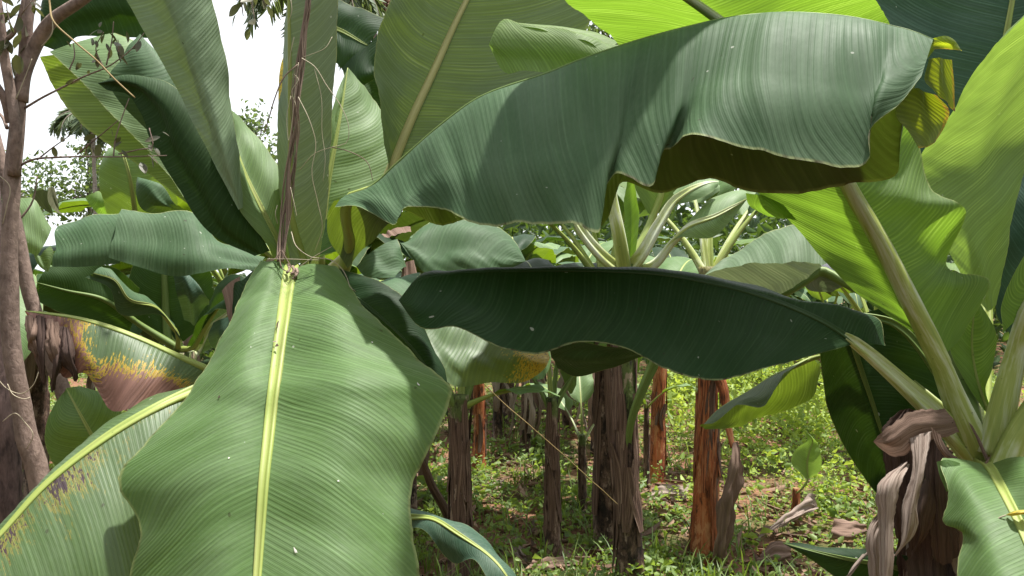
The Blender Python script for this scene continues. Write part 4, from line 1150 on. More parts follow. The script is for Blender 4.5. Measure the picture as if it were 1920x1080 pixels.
# dark leaf at the foot of the plant
leaf(C, [
    [(1760, 1130, 2.0), (1765, 1090, 2.0), (1740, 1060, 2.02)],
    [(1660, 1120, 1.98), (1670, 1062, 1.98), (1665, 1030, 2.0)],
    [(1580, 1090, 1.97), (1590, 1048, 1.97), (1590, 1026, 2.0)],
    [(1520, 1050, 1.98), (1528, 1034, 1.98), (1530, 1024, 2.0)],
    [(1468, 1018, 2.0)]], 'dark', 'top', [(1840, 1160, 2.02)], rib=0.008, ribmat='ribdark')
leaf(C, [
    [(1700, 1120, 1.9), (1710, 1080, 1.92), (1690, 1040, 1.95)],
    [(1760, 1130, 1.9), (1770, 1090, 1.92), (1745, 1050, 1.95)],
    [(1830, 1130, 1.9)]], 'dark', 'top', None, midrib=False)
# dead leaves hanging down the stem
DEAD = [
    ('dead', [[(1770, 765, 1.86), (1790, 790, 1.86), (1800, 812, 1.87)], [(1700, 775, 1.84), (1715, 800, 1.83), (1735, 830, 1.85)], [(1650, 815, 1.84), (1655, 832, 1.83), (1662, 850, 1.85)], [(1637, 828, 1.86)]]),
    ('deadgrey', [[(1705, 825, 1.84), (1722, 815, 1.83), (1748, 808, 1.84)], [(1712, 880, 1.80), (1722, 870, 1.79), (1735, 865, 1.80)], [(1690, 960, 1.78), (1706, 955, 1.76), (1720, 940, 1.78)], [(1685, 1030, 1.76), (1695, 1020, 1.75), (1712, 1010, 1.77)], [(1678, 1042, 1.76)]]),
    ('deadgrey', [[(1690, 870, 1.83), (1698, 868, 1.83), (1704, 870, 1.84)], [(1645, 915, 1.78), (1668, 912, 1.76), (1690, 905, 1.79)], [(1648, 975, 1.77), (1662, 980, 1.75), (1680, 975, 1.77)], [(1648, 1060, 1.75), (1660, 1060, 1.73), (1675, 1040, 1.75)], [(1650, 1130, 1.73), (1657, 1130, 1.72), (1668, 1120, 1.74)]]),
    ('deadgrey', [[(1652, 950, 1.82), (1660, 960, 1.82), (1668, 975, 1.83)], [(1624, 1000, 1.80), (1638, 1005, 1.79), (1650, 1010, 1.80)], [(1628, 1060, 1.79), (1642, 1062, 1.78), (1655, 1060, 1.79)], [(1632, 1150, 1.78), (1645, 1150, 1.77), (1660, 1150, 1.78)]]),
    ('deaddark', [[(1712, 905, 1.90), (1740, 900, 1.85), (1762, 905, 1.87)], [(1705, 960, 1.84), (1730, 960, 1.82), (1758, 955, 1.85)], [(1708, 1010, 1.84), (1725, 1010, 1.82), (1745, 1000, 1.84)], [(1712, 1040, 1.85)]]),
    ('deaddark', [[(1740, 815, 1.90), (1760, 830, 1.87), (1790, 850, 1.88)], [(1735, 900, 1.86), (1760, 905, 1.85), (1785, 915, 1.87)], [(1742, 985, 1.84), (1765, 990, 1.83), (1795, 985, 1.85)], [(1750, 1050, 1.84), (1770, 1060, 1.83), (1800, 1040, 1.85)]]),
    ('deaddark', [[(1700, 1000, 1.93), (1740, 1000, 1.91), (1790, 1010, 1.92)], [(1700, 1050, 1.91), (1745, 1050, 1.90), (1800, 1050, 1.91)], [(1705, 1130, 1.86), (1750, 1130, 1.84), (1810, 1130, 1.86)]]),
    ('deadgrey', [[(1640, 1020, 1.84), (1630, 1030, 1.84), (1620, 1045, 1.85)], [(1610, 1050, 1.83), (1605, 1060, 1.83), (1600, 1068, 1.84)], [(1580, 1085, 1.82), (1582, 1090, 1.82), (1585, 1095, 1.83)]]),
    ('deaddark', [[(1690, 768, 1.97), (1705, 766, 1.96), (1722, 772, 1.97)], [(1655, 800, 1.98), (1690, 810, 1.95), (1730, 815, 1.96)], [(1660, 880, 1.96), (1690, 880, 1.94), (1735, 880, 1.95)], [(1670, 940, 1.95), (1700, 940, 1.93), (1740, 940, 1.94)], [(1680, 1010, 1.94), (1710, 1010, 1.92), (1760, 1010, 1.93)]]),
    ('dead', [[(1745, 800, 1.80), (1755, 812, 1.80), (1765, 825, 1.81)], [(1758, 840, 1.79), (1768, 845, 1.79), (1780, 850, 1.80)], [(1775, 862, 1.79), (1785, 860, 1.79), (1795, 858, 1.80)]]),
    ('dead', [[(1885, 800, 2.0), (1900, 790, 2.0), (1930, 750, 2.0)], [(1870, 850, 2.0), (1890, 845, 2.0), (1930, 800, 2.0)], [(1872, 930, 2.0), (1900, 930, 1.99), (1940, 920, 2.0)]]),
    ('dead', [[(1898, 870, 2.04), (1915, 860, 2.03), (1940, 850, 2.04)], [(1890, 960, 2.02), (1915, 960, 2.01), (1940, 960, 2.02)], [(1890, 1060, 2.02), (1915, 1060, 2.01), (1945, 1060, 2.02)]]),
]
for k, (mt, rows) in enumerate(DEAD):
    leaf(C, rows, mt, 'top', None, midrib=False, name='dead_leaf', crumple=0.0025 if k == 0 else 0.008, ripple=0.001, res=0.006, pleat=0.0, bulge=0.003 if k == 0 else 0.012, crease=0.0 if k == 0 else 0.0011, rag=0.14, nvmin=41)
for k in range(44):
    a = math.pi * (1.0 + 0.9 * rng.random())
    h0 = rng.uniform(0.75, 1.14); ln = rng.uniform(0.25, 0.8) * h0; r0 = rng.uniform(0.17, 0.27)
    w0 = rng.uniform(0.008, 0.030); fold = rng.uniform(-.6, .6) * w0; sway = rng.uniform(-.10, .10); tw = rng.uniform(-1.1, 1.1)
    od = np.array((math.cos(a), math.sin(a), 0)); sd = np.array((-math.sin(a), math.cos(a), 0))
    rows = []
    for t in np.linspace(0, 1, 6):
        w_ = w0 * (0.45 + 1.0 * math.sin(min(1, t * 1.15) * 2.6)) * rng.uniform(.8, 1.2)
        c = locC + od * (r0 * .75 + 0.07 * math.sin(t * 2.4)) + sd * sway * t * t + np.array((0, 0, h0 - ln * t))
        d_ = sd * math.cos(tw * t) + od * math.sin(tw * t)
        rows.append([XYZ(c - d_ * w_), XYZ(c + od * fold), XYZ(c + d_ * w_)])
    leaf(C, rows, ('dead', 'deadgrey', 'deadgrey', 'deaddark', 'dead')[k % 5], 'top', None, midrib=False, name='dead_leaf', crumple=0.007, res=0.009, bulge=0.003, crease=0.0008, rag=0.3, nvmin=17)
# bracts between the stalks
for rows in ([[(1815, 790, 1.90), (1820, 795, 1.90), (1824, 800, 1.90)], [(1838, 840, 1.89), (1842, 845, 1.885), (1848, 845, 1.89)], [(1850, 868, 1.88), (1854, 868, 1.875), (1858, 866, 1.88)]],
             [[(1870, 845, 1.88), (1866, 850, 1.88), (1860, 852, 1.88)], [(1856, 868, 1.86), (1850, 872, 1.855), (1842, 876, 1.86)], [(1830, 886, 1.86)]]):
    leaf(C, rows, 'dead', 'top', None, midrib=False, name='dry_bract', res=0.006, crumple=0.003)

# ------------------------------------------------------------------ plants of the middle distance
def banana(px, d, crown_y, r0, label, leaves, mat='stem', green=0.8, flaps=4, skirt=0, seed=1, top_dx=0, r1=None, lean=0.0, group=None, leafres=0.035, name='banana_plant'):
    loc = on_ground(px, d)
    t = thing(name, loc, label, 'banana plant', group)
    top = P(px + top_dx, crown_y, d)
    pseudostem(t, top, r0, r1 or r0 * 0.75, mat, green, flaps, lean=lean, seed=seed, n=44, k=34)
    rr = np.random.default_rng(seed + 100)
    for L_ in leaves:
        az, el, ln, wd = L_[:4]
        kw = dict(L_[4]) if len(L_) > 4 else {}
        a = math.radians(az)
        b = top + np.array((math.cos(a), math.sin(a), 0)) * r0 * 0.35 - np.array((0, 0, 0.06))
        kw.setdefault('droop', 1.7); kw.setdefault('mat', 'fresh'); kw.setdefault('ribmat', 'rib')
        kw.setdefault('rib', r0 * 0.18); kw.setdefault('pr', r0 * 0.42)
        arc_leaf(t, b, a, math.radians(el), ln, wd, res=leafres, **kw)
    for k in range(skirt):
        a = rr.uniform(math.pi * 0.95, math.pi * 2.05)
        h0 = top[2] * rr.uniform(0.7, 1.0); ln = top[2] * rr.uniform(0.4, 0.8)
        rows = []
        sd = np.array((-math.sin(a), math.cos(a), 0)); od = np.array((math.cos(a), math.sin(a), 0))
        sw = rr.uniform(-.15, .15)
        for s in np.linspace(0, 1, 5):
            c = loc + od * (r0 * 1.1 + 0.10 * math.sin(s * 2.8)) + sd * sw * s + np.array((0, 0, max(0.04, h0 - ln * s)))
            w_ = rr.uniform(0.012, 0.045)
            rows.append([XYZ(c - sd * w_), XYZ(c + od * .012), XYZ(c + sd * w_)])
        leaf(t, rows, 'dead' if rr.random() < .6 else 'deadgrey', 'top', None, midrib=False, name='dead_leaf', crumple=0.015, res=0.03, nvmin=7)
    return t

# two dark stems in the centre
E1 = banana(1182, 4.0, 520, 0.066, 'banana plant with thick dark peeling stem and bright green side stalk in the centre', [], 'stem', 0.58, 8, seed=11, top_dx=-10, lean=-0.012)
cE = (1172, 515, 3.98)
for pts, r0_, r1_, mt in (([(1130, 505, 3.95), (1108, 462, 3.93), (1085, 425, 3.92), (1060, 390, 3.9)], .040, .030, 'waxrib'),
                          ([(1168, 512, 3.9), (1158, 440, 3.88), (1146, 375, 3.86), (1138, 330, 3.84)], .040, .032, 'waxrib'),
                          ([(1190, 512, 3.92), (1225, 440, 3.9), (1262, 375, 3.88)], .042, .026, 'waxrib'),
                          ([(1240, 512, 3.95), (1262, 470, 3.93), (1282, 440, 3.9)], .036, .028, 'waxrib')):
    pass
leaf(E1, [[(1085, 430, 3.9), (1090, 432, 3.92), (1100, 430, 3.94)], [(1010, 400, 3.85), (1060, 385, 3.9), (1090, 360, 4.0)], [(950, 400, 3.8), (1000, 350, 3.85), (1050, 320, 4.0)], [(900, 380, 3.8)]], 'pale', 'top',
     [cE, (1130, 480, 3.95)], rib=0.03, pr=0.042, ribmat='waxrib', res=0.03)
leaf(E1, [[(1160, 345, 3.85), (1145, 365, 3.86), (1120, 350, 3.88)], [(1185, 300, 3.83), (1135, 300, 3.84), (1080, 310, 3.9)], [(1180, 200, 3.8), (1120, 210, 3.8), (1060, 220, 3.86)], [(1100, 120, 3.8)]], 'young', 'under',
     [cE, (1160, 440, 3.88)], rib=0.032, pr=0.042, ribmat='waxrib', res=0.03)
leaf(E1, [[(1171, 500, 3.94), (1180, 505, 3.95), (1188, 500, 3.94)], [(1170, 440, 3.93), (1183, 440, 3.96), (1196, 438, 3.93)], [(1172, 380, 3.92), (1184, 380, 3.96), (1196, 378, 3.92)], [(1180, 300, 3.9)]], 'young', 'under', None, midrib=False, res=0.03)
leaf(E1, [[(1262, 385, 3.9), (1268, 372, 3.9), (1262, 362, 3.92)], [(1300, 376, 3.85), (1295, 355, 3.88), (1280, 345, 3.95)], [(1335, 360, 3.84), (1330, 342, 3.88), (1315, 330, 3.98)], [(1345, 350, 3.9), (1348, 340, 3.92), (1338, 326, 3.98)]], 'pale', 'top',
     [cE, (1200, 480, 3.92), (1235, 420, 3.9)], rib=0.024, pr=0.044, ribmat='waxrib', res=0.02)
leaf(E1, [[(1252, 455, 3.9), (1262, 452, 3.9), (1268, 446, 3.92)], [(1275, 445, 3.86), (1290, 425, 3.86), (1300, 405, 3.92)], [(1335, 445, 3.82), (1340, 405, 3.82), (1345, 365, 3.95)], [(1372, 412, 3.84), (1378, 385, 3.84), (1395, 358, 3.95)], [(1402, 372, 3.9)]], 'pale', 'top',
     [cE, (1225, 495, 3.94)], rib=0.022, pr=0.042, ribmat='waxrib', res=0.02)
leaf(E1, [[(1215, 400, 4.1), (1225, 405, 4.1), (1235, 400, 4.1)], [(1190, 350, 4.1), (1240, 360, 4.1), (1290, 350, 4.15)], [(1200, 270, 4.1), (1250, 270, 4.1), (1310, 280, 4.15)], [(1260, 180, 4.1)]], 'fresh', 'under', [cE, (1205, 450, 4.05)], rib=0.02, pr=0.035, res=0.03)
# the big green side stalk leaning right off the stem
leaf(E1, [[(1215, 690, 3.86), (1224, 688, 3.86), (1232, 682, 3.87)], [(1215, 665, 3.84), (1235, 660, 3.84), (1262, 668, 3.86)], [(1250, 610, 3.8), (1290, 600, 3.78), (1320, 610, 3.82)], [(1350, 520, 3.7)]], 'fresh', 'top',
     [(1176, 905, 4.0), (1177, 850, 3.96), (1184, 790, 3.91), (1203, 735, 3.87)], rib=0.028, pr=0.010, ribmat='ribdark', res=0.03)
E2 = banana(1136, 4.55, 520, 0.070, 'banana plant with blackened stem pressed close beside the thicker peeling stem', [(150, 62, 1.5, .5, dict(mat='dark')), (60, 66, 1.6, .5), (200, 55, 1.5, .5, dict(mat='dark')), (110, 72, 1.6, .5, dict(mat='pale'))], 'stem', 0.85, 5, seed=12)
# stem with reddish sheaths
S6 = banana(1318, 4.3, 500, 0.070, 'banana plant with orange-brown striped stem in front of the clearing', [
    (35, 58, 1.5, .42, dict(mat='pale', ribmat='waxrib')), (75, 72, 1.6, .45, dict(mat='fresh', ribmat='waxrib')), (100, 76, 1.5, .40, dict(mat='pale', ribmat='waxrib')),
    (140, 60, 1.5, .45, dict(mat='fresh', ribmat='waxrib')), (10, 62, 1.4, .4, dict(mat='dark'))], 'stemred', 0.80, 7, seed=13, top_dx=12, lean=0.008, r1=0.05)
leaf(S6, [[(1372, 835, 4.1), (1378, 830, 4.1), (1383, 828, 4.12)], [(1368, 870, 4.08), (1380, 868, 4.04), (1388, 870, 4.1)], [(1352, 920, 4.1), (1370, 915, 4.04), (1388, 905, 4.1)], [(1345, 970, 4.1), (1362, 965, 4.04), (1382, 945, 4.1)], [(1336, 1040, 4.1), (1352, 1030, 4.06), (1372, 1000, 4.1)], [(1336, 1068, 4.12), (1345, 1060, 4.1), (1354, 1052, 4.12)]],
     'dead', 'top', None, midrib=False, name='dead_leaf', crumple=0.03, res=0.02, ripple=0.015)
tube_obj('dry_stalk', smooth_path([(1342, 690, 4.2), (1356, 730, 4.18), (1364, 790, 4.15), (1374, 840, 4.1)], 16), np.linspace(.035, .014, 16), M['stemred'], S6.o, S6.loc)
banana(862, 4.05, 740, 0.062, 'banana plant with dark stem forking into green stalks under the yellowing leaf', [
    (160, 64, 1.3, .42, dict(mat='dark', ribmat='ribdark')), (35, 68, 1.4, .42, dict(mat='dark', ribmat='ribdark')), (80, 78, 1.5, .42, dict(mat='dark')), (200, 62, 1.2, .4, dict(mat='dark', ribmat='ribdark')), (-12, 26, 0.55, .12, dict(mat='fresh', droop=.9))], 'stem', 0.92, 8, seed=14)
banana(1035, 4.42, 745, 0.048, 'slim banana plant with dark stem topped by a green fork, left of the paired stems', [
    (150, 60, 1.1, .36, dict(mat='dark', ribmat='ribdark')), (20, 60, 1.1, .40, dict(mat='young', ribmat='ribdark')), (70, 74, 1.5, .42, dict(mat='dark', ribmat='ribdark')), (100, 76, 1.5, .4, dict(mat='dark')), (45, 50, .9, .4, dict(mat='young', droop=2.0))], 'stem', 0.93, 7, seed=15)
banana(1092, 5.3, 815, 0.032, 'small thin banana plant with pale forked top between two dark stems', [
    (130, 62, .8, .2, dict(mat='pale', ribmat='waxrib')), (40, 52, .8, .22, dict(mat='pale', ribmat='waxrib')), (90, 78, .9, .2, dict(mat='pale', ribmat='waxrib'))], 'stem', 0.95, 2, seed=16)
banana(899, 6.6, 700, 0.055, 'banana plant with reddish flaky stem behind the forked dark stem', [
    (120, 60, 1.6, .45, dict(mat='dark')), (50, 66, 1.6, .45), (170, 55, 1.5, .45, dict(mat='dark'))], 'stemred', 1.2, 4, seed=17)
banana(1230, 6.2, 660, 0.066, 'banana plant with bright red-orange bare stem in the sun', [
    (120, 60, 1.6, .5, dict(mat='dark')), (60, 70, 1.6, .5), (20, 58, 1.6, .5), (200, 50, 1.3, .45, dict(mat='dark'))], 'stemred', 1.25, 3, seed=18, top_dx=8)
banana(1212, 6.0, 750, 0.026, 'thin dry banana shoot leaning on the bright red stem', [(250, 55, .6, .10, dict(mat='pale')), (320, 50, .6, .1, dict(mat='pale'))], 'stem', 1.2, 2, seed=19)
for px_, d_, cy_, r_0, lab_ in ((985, 7.4, 690, .045, 'slim dark banana stem standing just left of the slim forked stem, further back'), (1062, 8.0, 680, .045, 'thin shaded banana stem directly behind the small pale fork'),
                               (932, 7.8, 690, .05, 'dark banana stem right of the flaky red one, in deep shade'), (1118, 7.2, 660, .05, 'dark banana stem glimpsed left of the blackened stem')):
    banana(px_, d_, cy_, r_0, lab_, [(40, 62, 1.3, .4, dict(mat='dark')), (140, 60, 1.3, .4, dict(mat='dark')), (90, 76, 1.4, .4, dict(mat='fresh'))], 'stem', 1.1, 2, 5, seed=int(px_), leafres=0.06)
BGS = [(952, 8.8, 600, .08, 'banana plant hung with grey dead leaves deep in shade left of centre', 8, 'stem'),
       (1012, 9.6, 600, .08, 'banana plant with pinkish dead leaf skirt behind the slim forked stem', 9, 'stem'),
       (1072, 10.2, 590, .08, 'banana plant with long dry hanging stalks far behind the small pale fork', 10, 'stem'),
       (1275, 11.0, 590, .08, 'dark leafy banana plant far behind, between the red stem and the striped stem', 6, 'stem'),
       (1405, 13.0, 590, .08, 'shaded banana plant at the far edge of the sunny clearing', 6, 'stem'),
       (1480, 12.5, 600, .09, 'far banana plant with brown dead leaves above the lime weeds', 9, 'stem'),
       (1556, 11.5, 610, .09, 'banana plant with a reddish brown skirt of dead leaves right of the clearing', 10, 'stem'),
       (1640, 7.4, 620, .08, 'sunlit banana plant glimpsed under the waxy leaf stalk', 3, 'stem'),
       (880, 10.0, 580, .08, 'far banana plant in the dark row behind the flaky red stem', 6, 'stem')]
for k, (px, d, cy, r, lab, sk, mt) in enumerate(BGS):
    rr = np.random.default_rng(300 + k)
    lv = []
    for q in range(7):
        az = q * 360 / 7 + rr.uniform(-20, 20)
        lv.append((az, rr.uniform(48, 78), rr.uniform(1.5, 2.1), rr.uniform(.42, .55), dict(mat=['fresh', 'dark', 'pale', 'grey'][int(rr.integers(4))] if px != 1640 else ['young', 'pale', 'fresh'][q % 3], droop=rr.uniform(1.5, 2.3))))
    banana(px, d, cy, r, lab, lv, mt, 0.95, 2, sk, seed=200 + k, leafres=0.06)

# banana shoots
sk1 = thing('banana_shoot', on_ground(1492, 5.05), 'cut brown banana shoot with one curled lime green leaf in the clearing', 'banana shoot')
pseudostem(sk1, P(1493, 915, 5.05), 0.030, 0.024, 'stemred', 1.2, 1, seed=31, n=14, k=14)
leaf(sk1, [[(1512, 898, 4.98), (1515, 898, 5.0), (1520, 896, 5.0)], [(1486, 872, 4.98), (1513, 872, 5.02), (1536, 885, 4.96)], [(1492, 845, 4.98), (1518, 845, 5.02), (1540, 852, 4.94)], [(1512, 825, 5.0), (1524, 826, 5.02), (1532, 830, 4.98)], [(1508, 806, 5.0)]],
     'lime', 'top', [(1494, 925, 5.03), (1505, 915, 5.0)], rib=0.007, pr=0.008, res=0.012)
sk2 = thing('banana_shoot', on_ground(215, 2.45), 'young banana shoot whose round green leaf shows behind the speckled leaf', 'banana shoot')
pseudostem(sk2, P(205, 1000, 2.45), 0.03, 0.022, 'stem', 0.4, 1, seed=32, n=14, k=14)
leaf(sk2, [[(150, 905, 2.4), (205, 895, 2.42), (240, 850, 2.42)], [(100, 870, 2.36), (182, 835, 2.37), (240, 800, 2.4)], [(84, 815, 2.35), (155, 785, 2.36), (222, 765, 2.38)], [(98, 760, 2.36), (137, 752, 2.37), (195, 738, 2.38)], [(122, 733, 2.37), (124, 728, 2.38), (150, 724, 2.38)]],
     'fresh', 'top', [(205, 1000, 2.45), (215, 930, 2.44)], rib=0.008, pr=0.014, pleat=0.001)
sk3 = thing('banana_shoot', on_ground(735, 2.5), 'banana shoot with a dark blue-green leaf arching low beside the broad drooping leaf', 'banana shoot')
pseudostem(sk3, P(735, 1010, 2.5), 0.035, 0.025, 'stem', 0.5, 1, seed=33, n=14, k=14)
leaf(sk3, [[(765, 990, 2.45), (762, 968, 2.45), (768, 952, 2.47)], [(800, 998, 2.35), (815, 974, 2.37), (830, 968, 2.42)], [(845, 1056, 2.3), (858, 1000, 2.32), (880, 990, 2.38)], [(890, 1050, 2.26), (915, 1040, 2.27), (925, 1030, 2.33)], [(930, 1110, 2.2), (950, 1080, 2.22), (965, 1075, 2.28)], [(985, 1150, 2.2)]],
     'blue', 'top', [(735, 1010, 2.5), (745, 975, 2.48)], rib=0.009, pr=0.014)

# ------------------------------------------------------------------ clump on the left
locF = on_ground(345, 3.3)
Fp = thing('banana_plant', locF, 'banana plant with grey-green folded leaf behind the browning leaf', 'banana plant')
pseudostem(Fp, P(338, 660, 3.3), 0.075, 0.06, 'stem', 0.75, 4, seed=41)
cF = (336, 655, 3.28)
leaf(Fp, [
    [(484, 508, 2.72), (490, 495, 2.74), (497, 482, 2.78)],
    [(424, 502, 2.68), (432, 488, 2.72), (446, 467, 2.78)],
    [(378, 512, 2.64), (388, 470, 2.68), (405, 448, 2.78)],
    [(332, 518, 2.62), (350, 460, 2.66), (370, 404, 2.78)],
    [(265, 502, 2.62), (285, 450, 2.66), (300, 398, 2.78)],
    [(204, 483, 2.62), (215, 440, 2.66), (228, 392, 2.78)]], 'grey', 'top', None, midrib=False, ripple=0.006, bulge=0.02,
    extra=[([[(225, 494, 2.68), (232, 447, 2.71), (242, 398, 2.83)], [(150, 500, 2.66), (165, 455, 2.69), (175, 405, 2.82)], [(98, 500, 2.67), (105, 465, 2.70), (108, 424, 2.82)]], 'top')])
leaf(Fp, [[(70, 480, 2.9), (85, 455, 2.92), (97, 428, 2.95)], [(33, 462, 2.85), (45, 420, 2.88), (62, 374, 2.95)], [(20, 440, 2.88), (28, 410, 2.9), (35, 372, 2.95)]], 'pale', 'top', None, midrib=False,
     extra=[([[(60, 470, 2.96), (75, 480, 2.96), (95, 460, 2.97)], [(75, 500, 2.95), (85, 500, 2.95), (100, 480, 2.96)], [(90, 510, 2.95)]], 'top')])
leaf(Fp, [[(130, 412, 3.1), (118, 415, 3.12), (105, 400, 3.14)], [(92, 380, 3.06), (98, 370, 3.1), (110, 390, 3.12)], [(90, 352, 3.08), (96, 350, 3.1), (102, 352, 3.12)]], 'grey', 'under', None, midrib=False,
     extra=[([[(100, 405, 3.14), (85, 395, 3.15), (58, 378, 3.16)], [(92, 360, 3.14), (80, 355, 3.15), (66, 358, 3.16)]], 'under')])
leaf(Fp, [[(240, 640, 3.2), (250, 600, 3.2), (262, 540, 3.2)], [(170, 600, 3.1), (190, 560, 3.1), (210, 500, 3.12)], [(110, 585, 3.05), (125, 545, 3.05), (140, 495, 3.08)], [(62, 560, 3.02), (70, 530, 3.02), (90, 500, 3.05)]], 'dark', 'under', [cF], rib=0.012, ribmat='ribdark')
leaf(Fp, [[(340, 640, 3.2), (330, 620, 3.18), (320, 600, 3.2)], [(300, 590, 3.1), (290, 575, 3.08), (275, 560, 3.1)], [(222, 586, 3.0), (240, 560, 2.98), (238, 535, 3.02)], [(205, 540, 2.98), (215, 525, 2.98), (212, 508, 3.02)], [(160, 520, 2.98), (175, 512, 2.98), (190, 500, 3.02)]], 'grey', 'top', [cF], rib=0.009)
leaf(Fp, [[(295, 640, 3.3), (316, 640, 3.3), (345, 640, 3.3)], [(248, 590, 3.3), (312, 590, 3.32), (390, 600, 3.3)], [(240, 530, 3.3), (309, 530, 3.32), (400, 540, 3.3)], [(265, 460, 3.3), (306, 460, 3.32), (370, 460, 3.3)], [(300, 390, 3.3)]], 'dark', 'under', [cF], rib=0.02, pr=0.03, ribmat='ribdark')
leaf(Fp, [[(345, 600, 3.1), (365, 610, 3.1), (390, 570, 3.1)], [(330, 540, 3.05), (355, 545, 3.02), (388, 558, 3.05)], [(324, 515, 3.05), (345, 515, 3.03), (365, 525, 3.05)], [(318, 490, 3.1)]], 'blue', 'top', None, midrib=False)
leaf(Fp, [[(350, 650, 3.25), (365, 650, 3.25), (380, 645, 3.25)], [(385, 590, 3.1), (415, 570, 3.1), (400, 545, 3.15)], [(420, 580, 3.0), (450, 550, 3.0), (445, 515, 3.05)], [(470, 600, 2.95), (480, 565, 2.95), (490, 540, 3.0)]], 'dark', 'top', [cF], rib=0.010)
leaf(Fp, [[(375, 640, 3.4), (370, 660, 3.4), (365, 670, 3.4)], [(345, 610, 3.4), (390, 620, 3.4), (420, 640, 3.4)], [(380, 560, 3.4), (430, 585, 3.4), (450, 600, 3.4)], [(480, 540, 3.4)]], 'pale', 'top', [cF], rib=0.014, ribmat='waxrib')
leaf(Fp, [[(410, 660, 3.0), (420, 668, 3.0), (432, 660, 3.0)], [(390, 630, 2.95), (420, 625, 2.93), (445, 620, 2.95)], [(400, 605, 2.95), (425, 595, 2.95), (450, 590, 2.95)]], 'blue', 'top', None, midrib=False)
# sunlit leaf above the grey one
leaf(Fp, [[(200, 400, 3.5), (255, 410, 3.5), (330, 400, 3.5)], [(186, 345, 3.45), (245, 340, 3.42), (330, 365, 3.45)], [(190, 300, 3.45), (230, 285, 3.42), (290, 300, 3.45)], [(225, 265, 3.5)]], 'pale', 'top', [cF, (300, 520, 3.4)], rib=0.012)
leaf(Fp, [[(330, 400, 3.2), (340, 400, 3.2), (350, 395, 3.2)], [(270, 395, 3.15), (300, 380, 3.12), (330, 385, 3.15)], [(255, 350, 3.15), (272, 342, 3.13), (300, 345, 3.15)], [(258, 332, 3.18)]], 'grey', 'top', None, midrib=False)
leaf(Fp, [[(195, 410, 3.8), (205, 405, 3.8), (215, 400, 3.8)], [(168, 385, 3.75), (185, 378, 3.74), (200, 370, 3.76)], [(160, 370, 3.76), (175, 362, 3.76), (185, 358, 3.78)]], 'young', 'top', None, midrib=False)
LBG = [(70, 5.2, 640, .08, 'banana plant partly hidden by the slender tree trunk', 3), (205, 6.4, 610, .09, 'banana plant in the second row behind the grey folded leaf', 4),
       (450, 5.4, 560, .08, 'banana plant with sunlit leaves seen between the vine and the shaded leaf', 3), (655, 5.6, 560, .08, 'banana plant hidden behind the crown of the drooping leaf', 2),
       (760, 5.0, 620, .08, 'banana plant with dark leaves behind the yellowing leaf', 4), (330, 8.0, 590, .09, 'far banana plant behind the left clump', 4), (-60, 4.4, 640, .08, 'banana plant at the left edge beyond the rough trunk', 2)]
for k, (px, d, cy, r, lab, sk) in enumerate(LBG):
    rr = np.random.default_rng(500 + k)
    lv = []
    for q in range(8):
        az = q * 45 + rr.uniform(-18, 18)
        lv.append((az, rr.uniform(35, 70), rr.uniform(1.2, 1.7), rr.uniform(.40, .52), dict(mat=['fresh', 'dark', 'grey', 'fresh', 'pale'][int(rr.integers(5))], droop=rr.uniform(1.7, 2.6))))
    banana(px, d, cy, r, lab, lv, 'stem', 0.9, 2, sk, seed=400 + k, leafres=0.05)

# ------------------------------------------------------------------ slender tree on the left
T = thing('slender_tree', on_ground(150, 2.0), 'slender smooth-barked tree with forked stem at the left edge', 'tree')
D2 = 2.0
tube_obj('trunk', smooth_path([XYZ(on_ground(150, 2.0) - (0, 0, .05)), (110, 1250, D2), (78, 915, D2), (46, 790, D2), (26, 690, D2), (18, 600, D2), (17, 480, D2), (20, 380, D2), (28, 300, D2), (36, 200, D2), (44, 110, D2), (54, 20, D2), (60, -60, D2), (75, -200, D2)], 70),
         np.interp(np.linspace(0, 1, 70), [0, .35, .55, .8, 1], [.040, .027, .023, .0175, .012]), M['bark'], T.o, T.loc, nseg=14, wob=0.006)
BR = [([(38, 190, D2), (46, 130, D2), (62, 92, D2), (95, 42, D2 - .02), (150, 2, D2 - .04), (230, -50, D2 - .06)], .020, .012),
      ([(27, 330, D2 - .01), (30, 250, D2 - .025), (20, 170, D2 - .03), (8, 110, D2 - .04), (0, 40, D2 - .05), (-10, -40, D2 - .05)], .0155, .010),
      ([(20, 230, D2 - .01), (8, 185, D2 - .03), (-20, 140, D2 - .05)], .012, .009),
      ([(10, 75, D2 - .04), (25, 62, D2 - .05), (38, 30, D2 - .06), (48, -20, D2 - .06)], .006, .004),
      ([(14, 240, D2), (5, 220, D2 + .02), (-8, 205, D2 + .03)], .005, .003)]
for pts, a, b in BR:
    tube_obj('branch', smooth_path(pts, 26), np.linspace(a, b, 26), M['bark'], T.o, T.loc, nseg=10, wob=0.002)
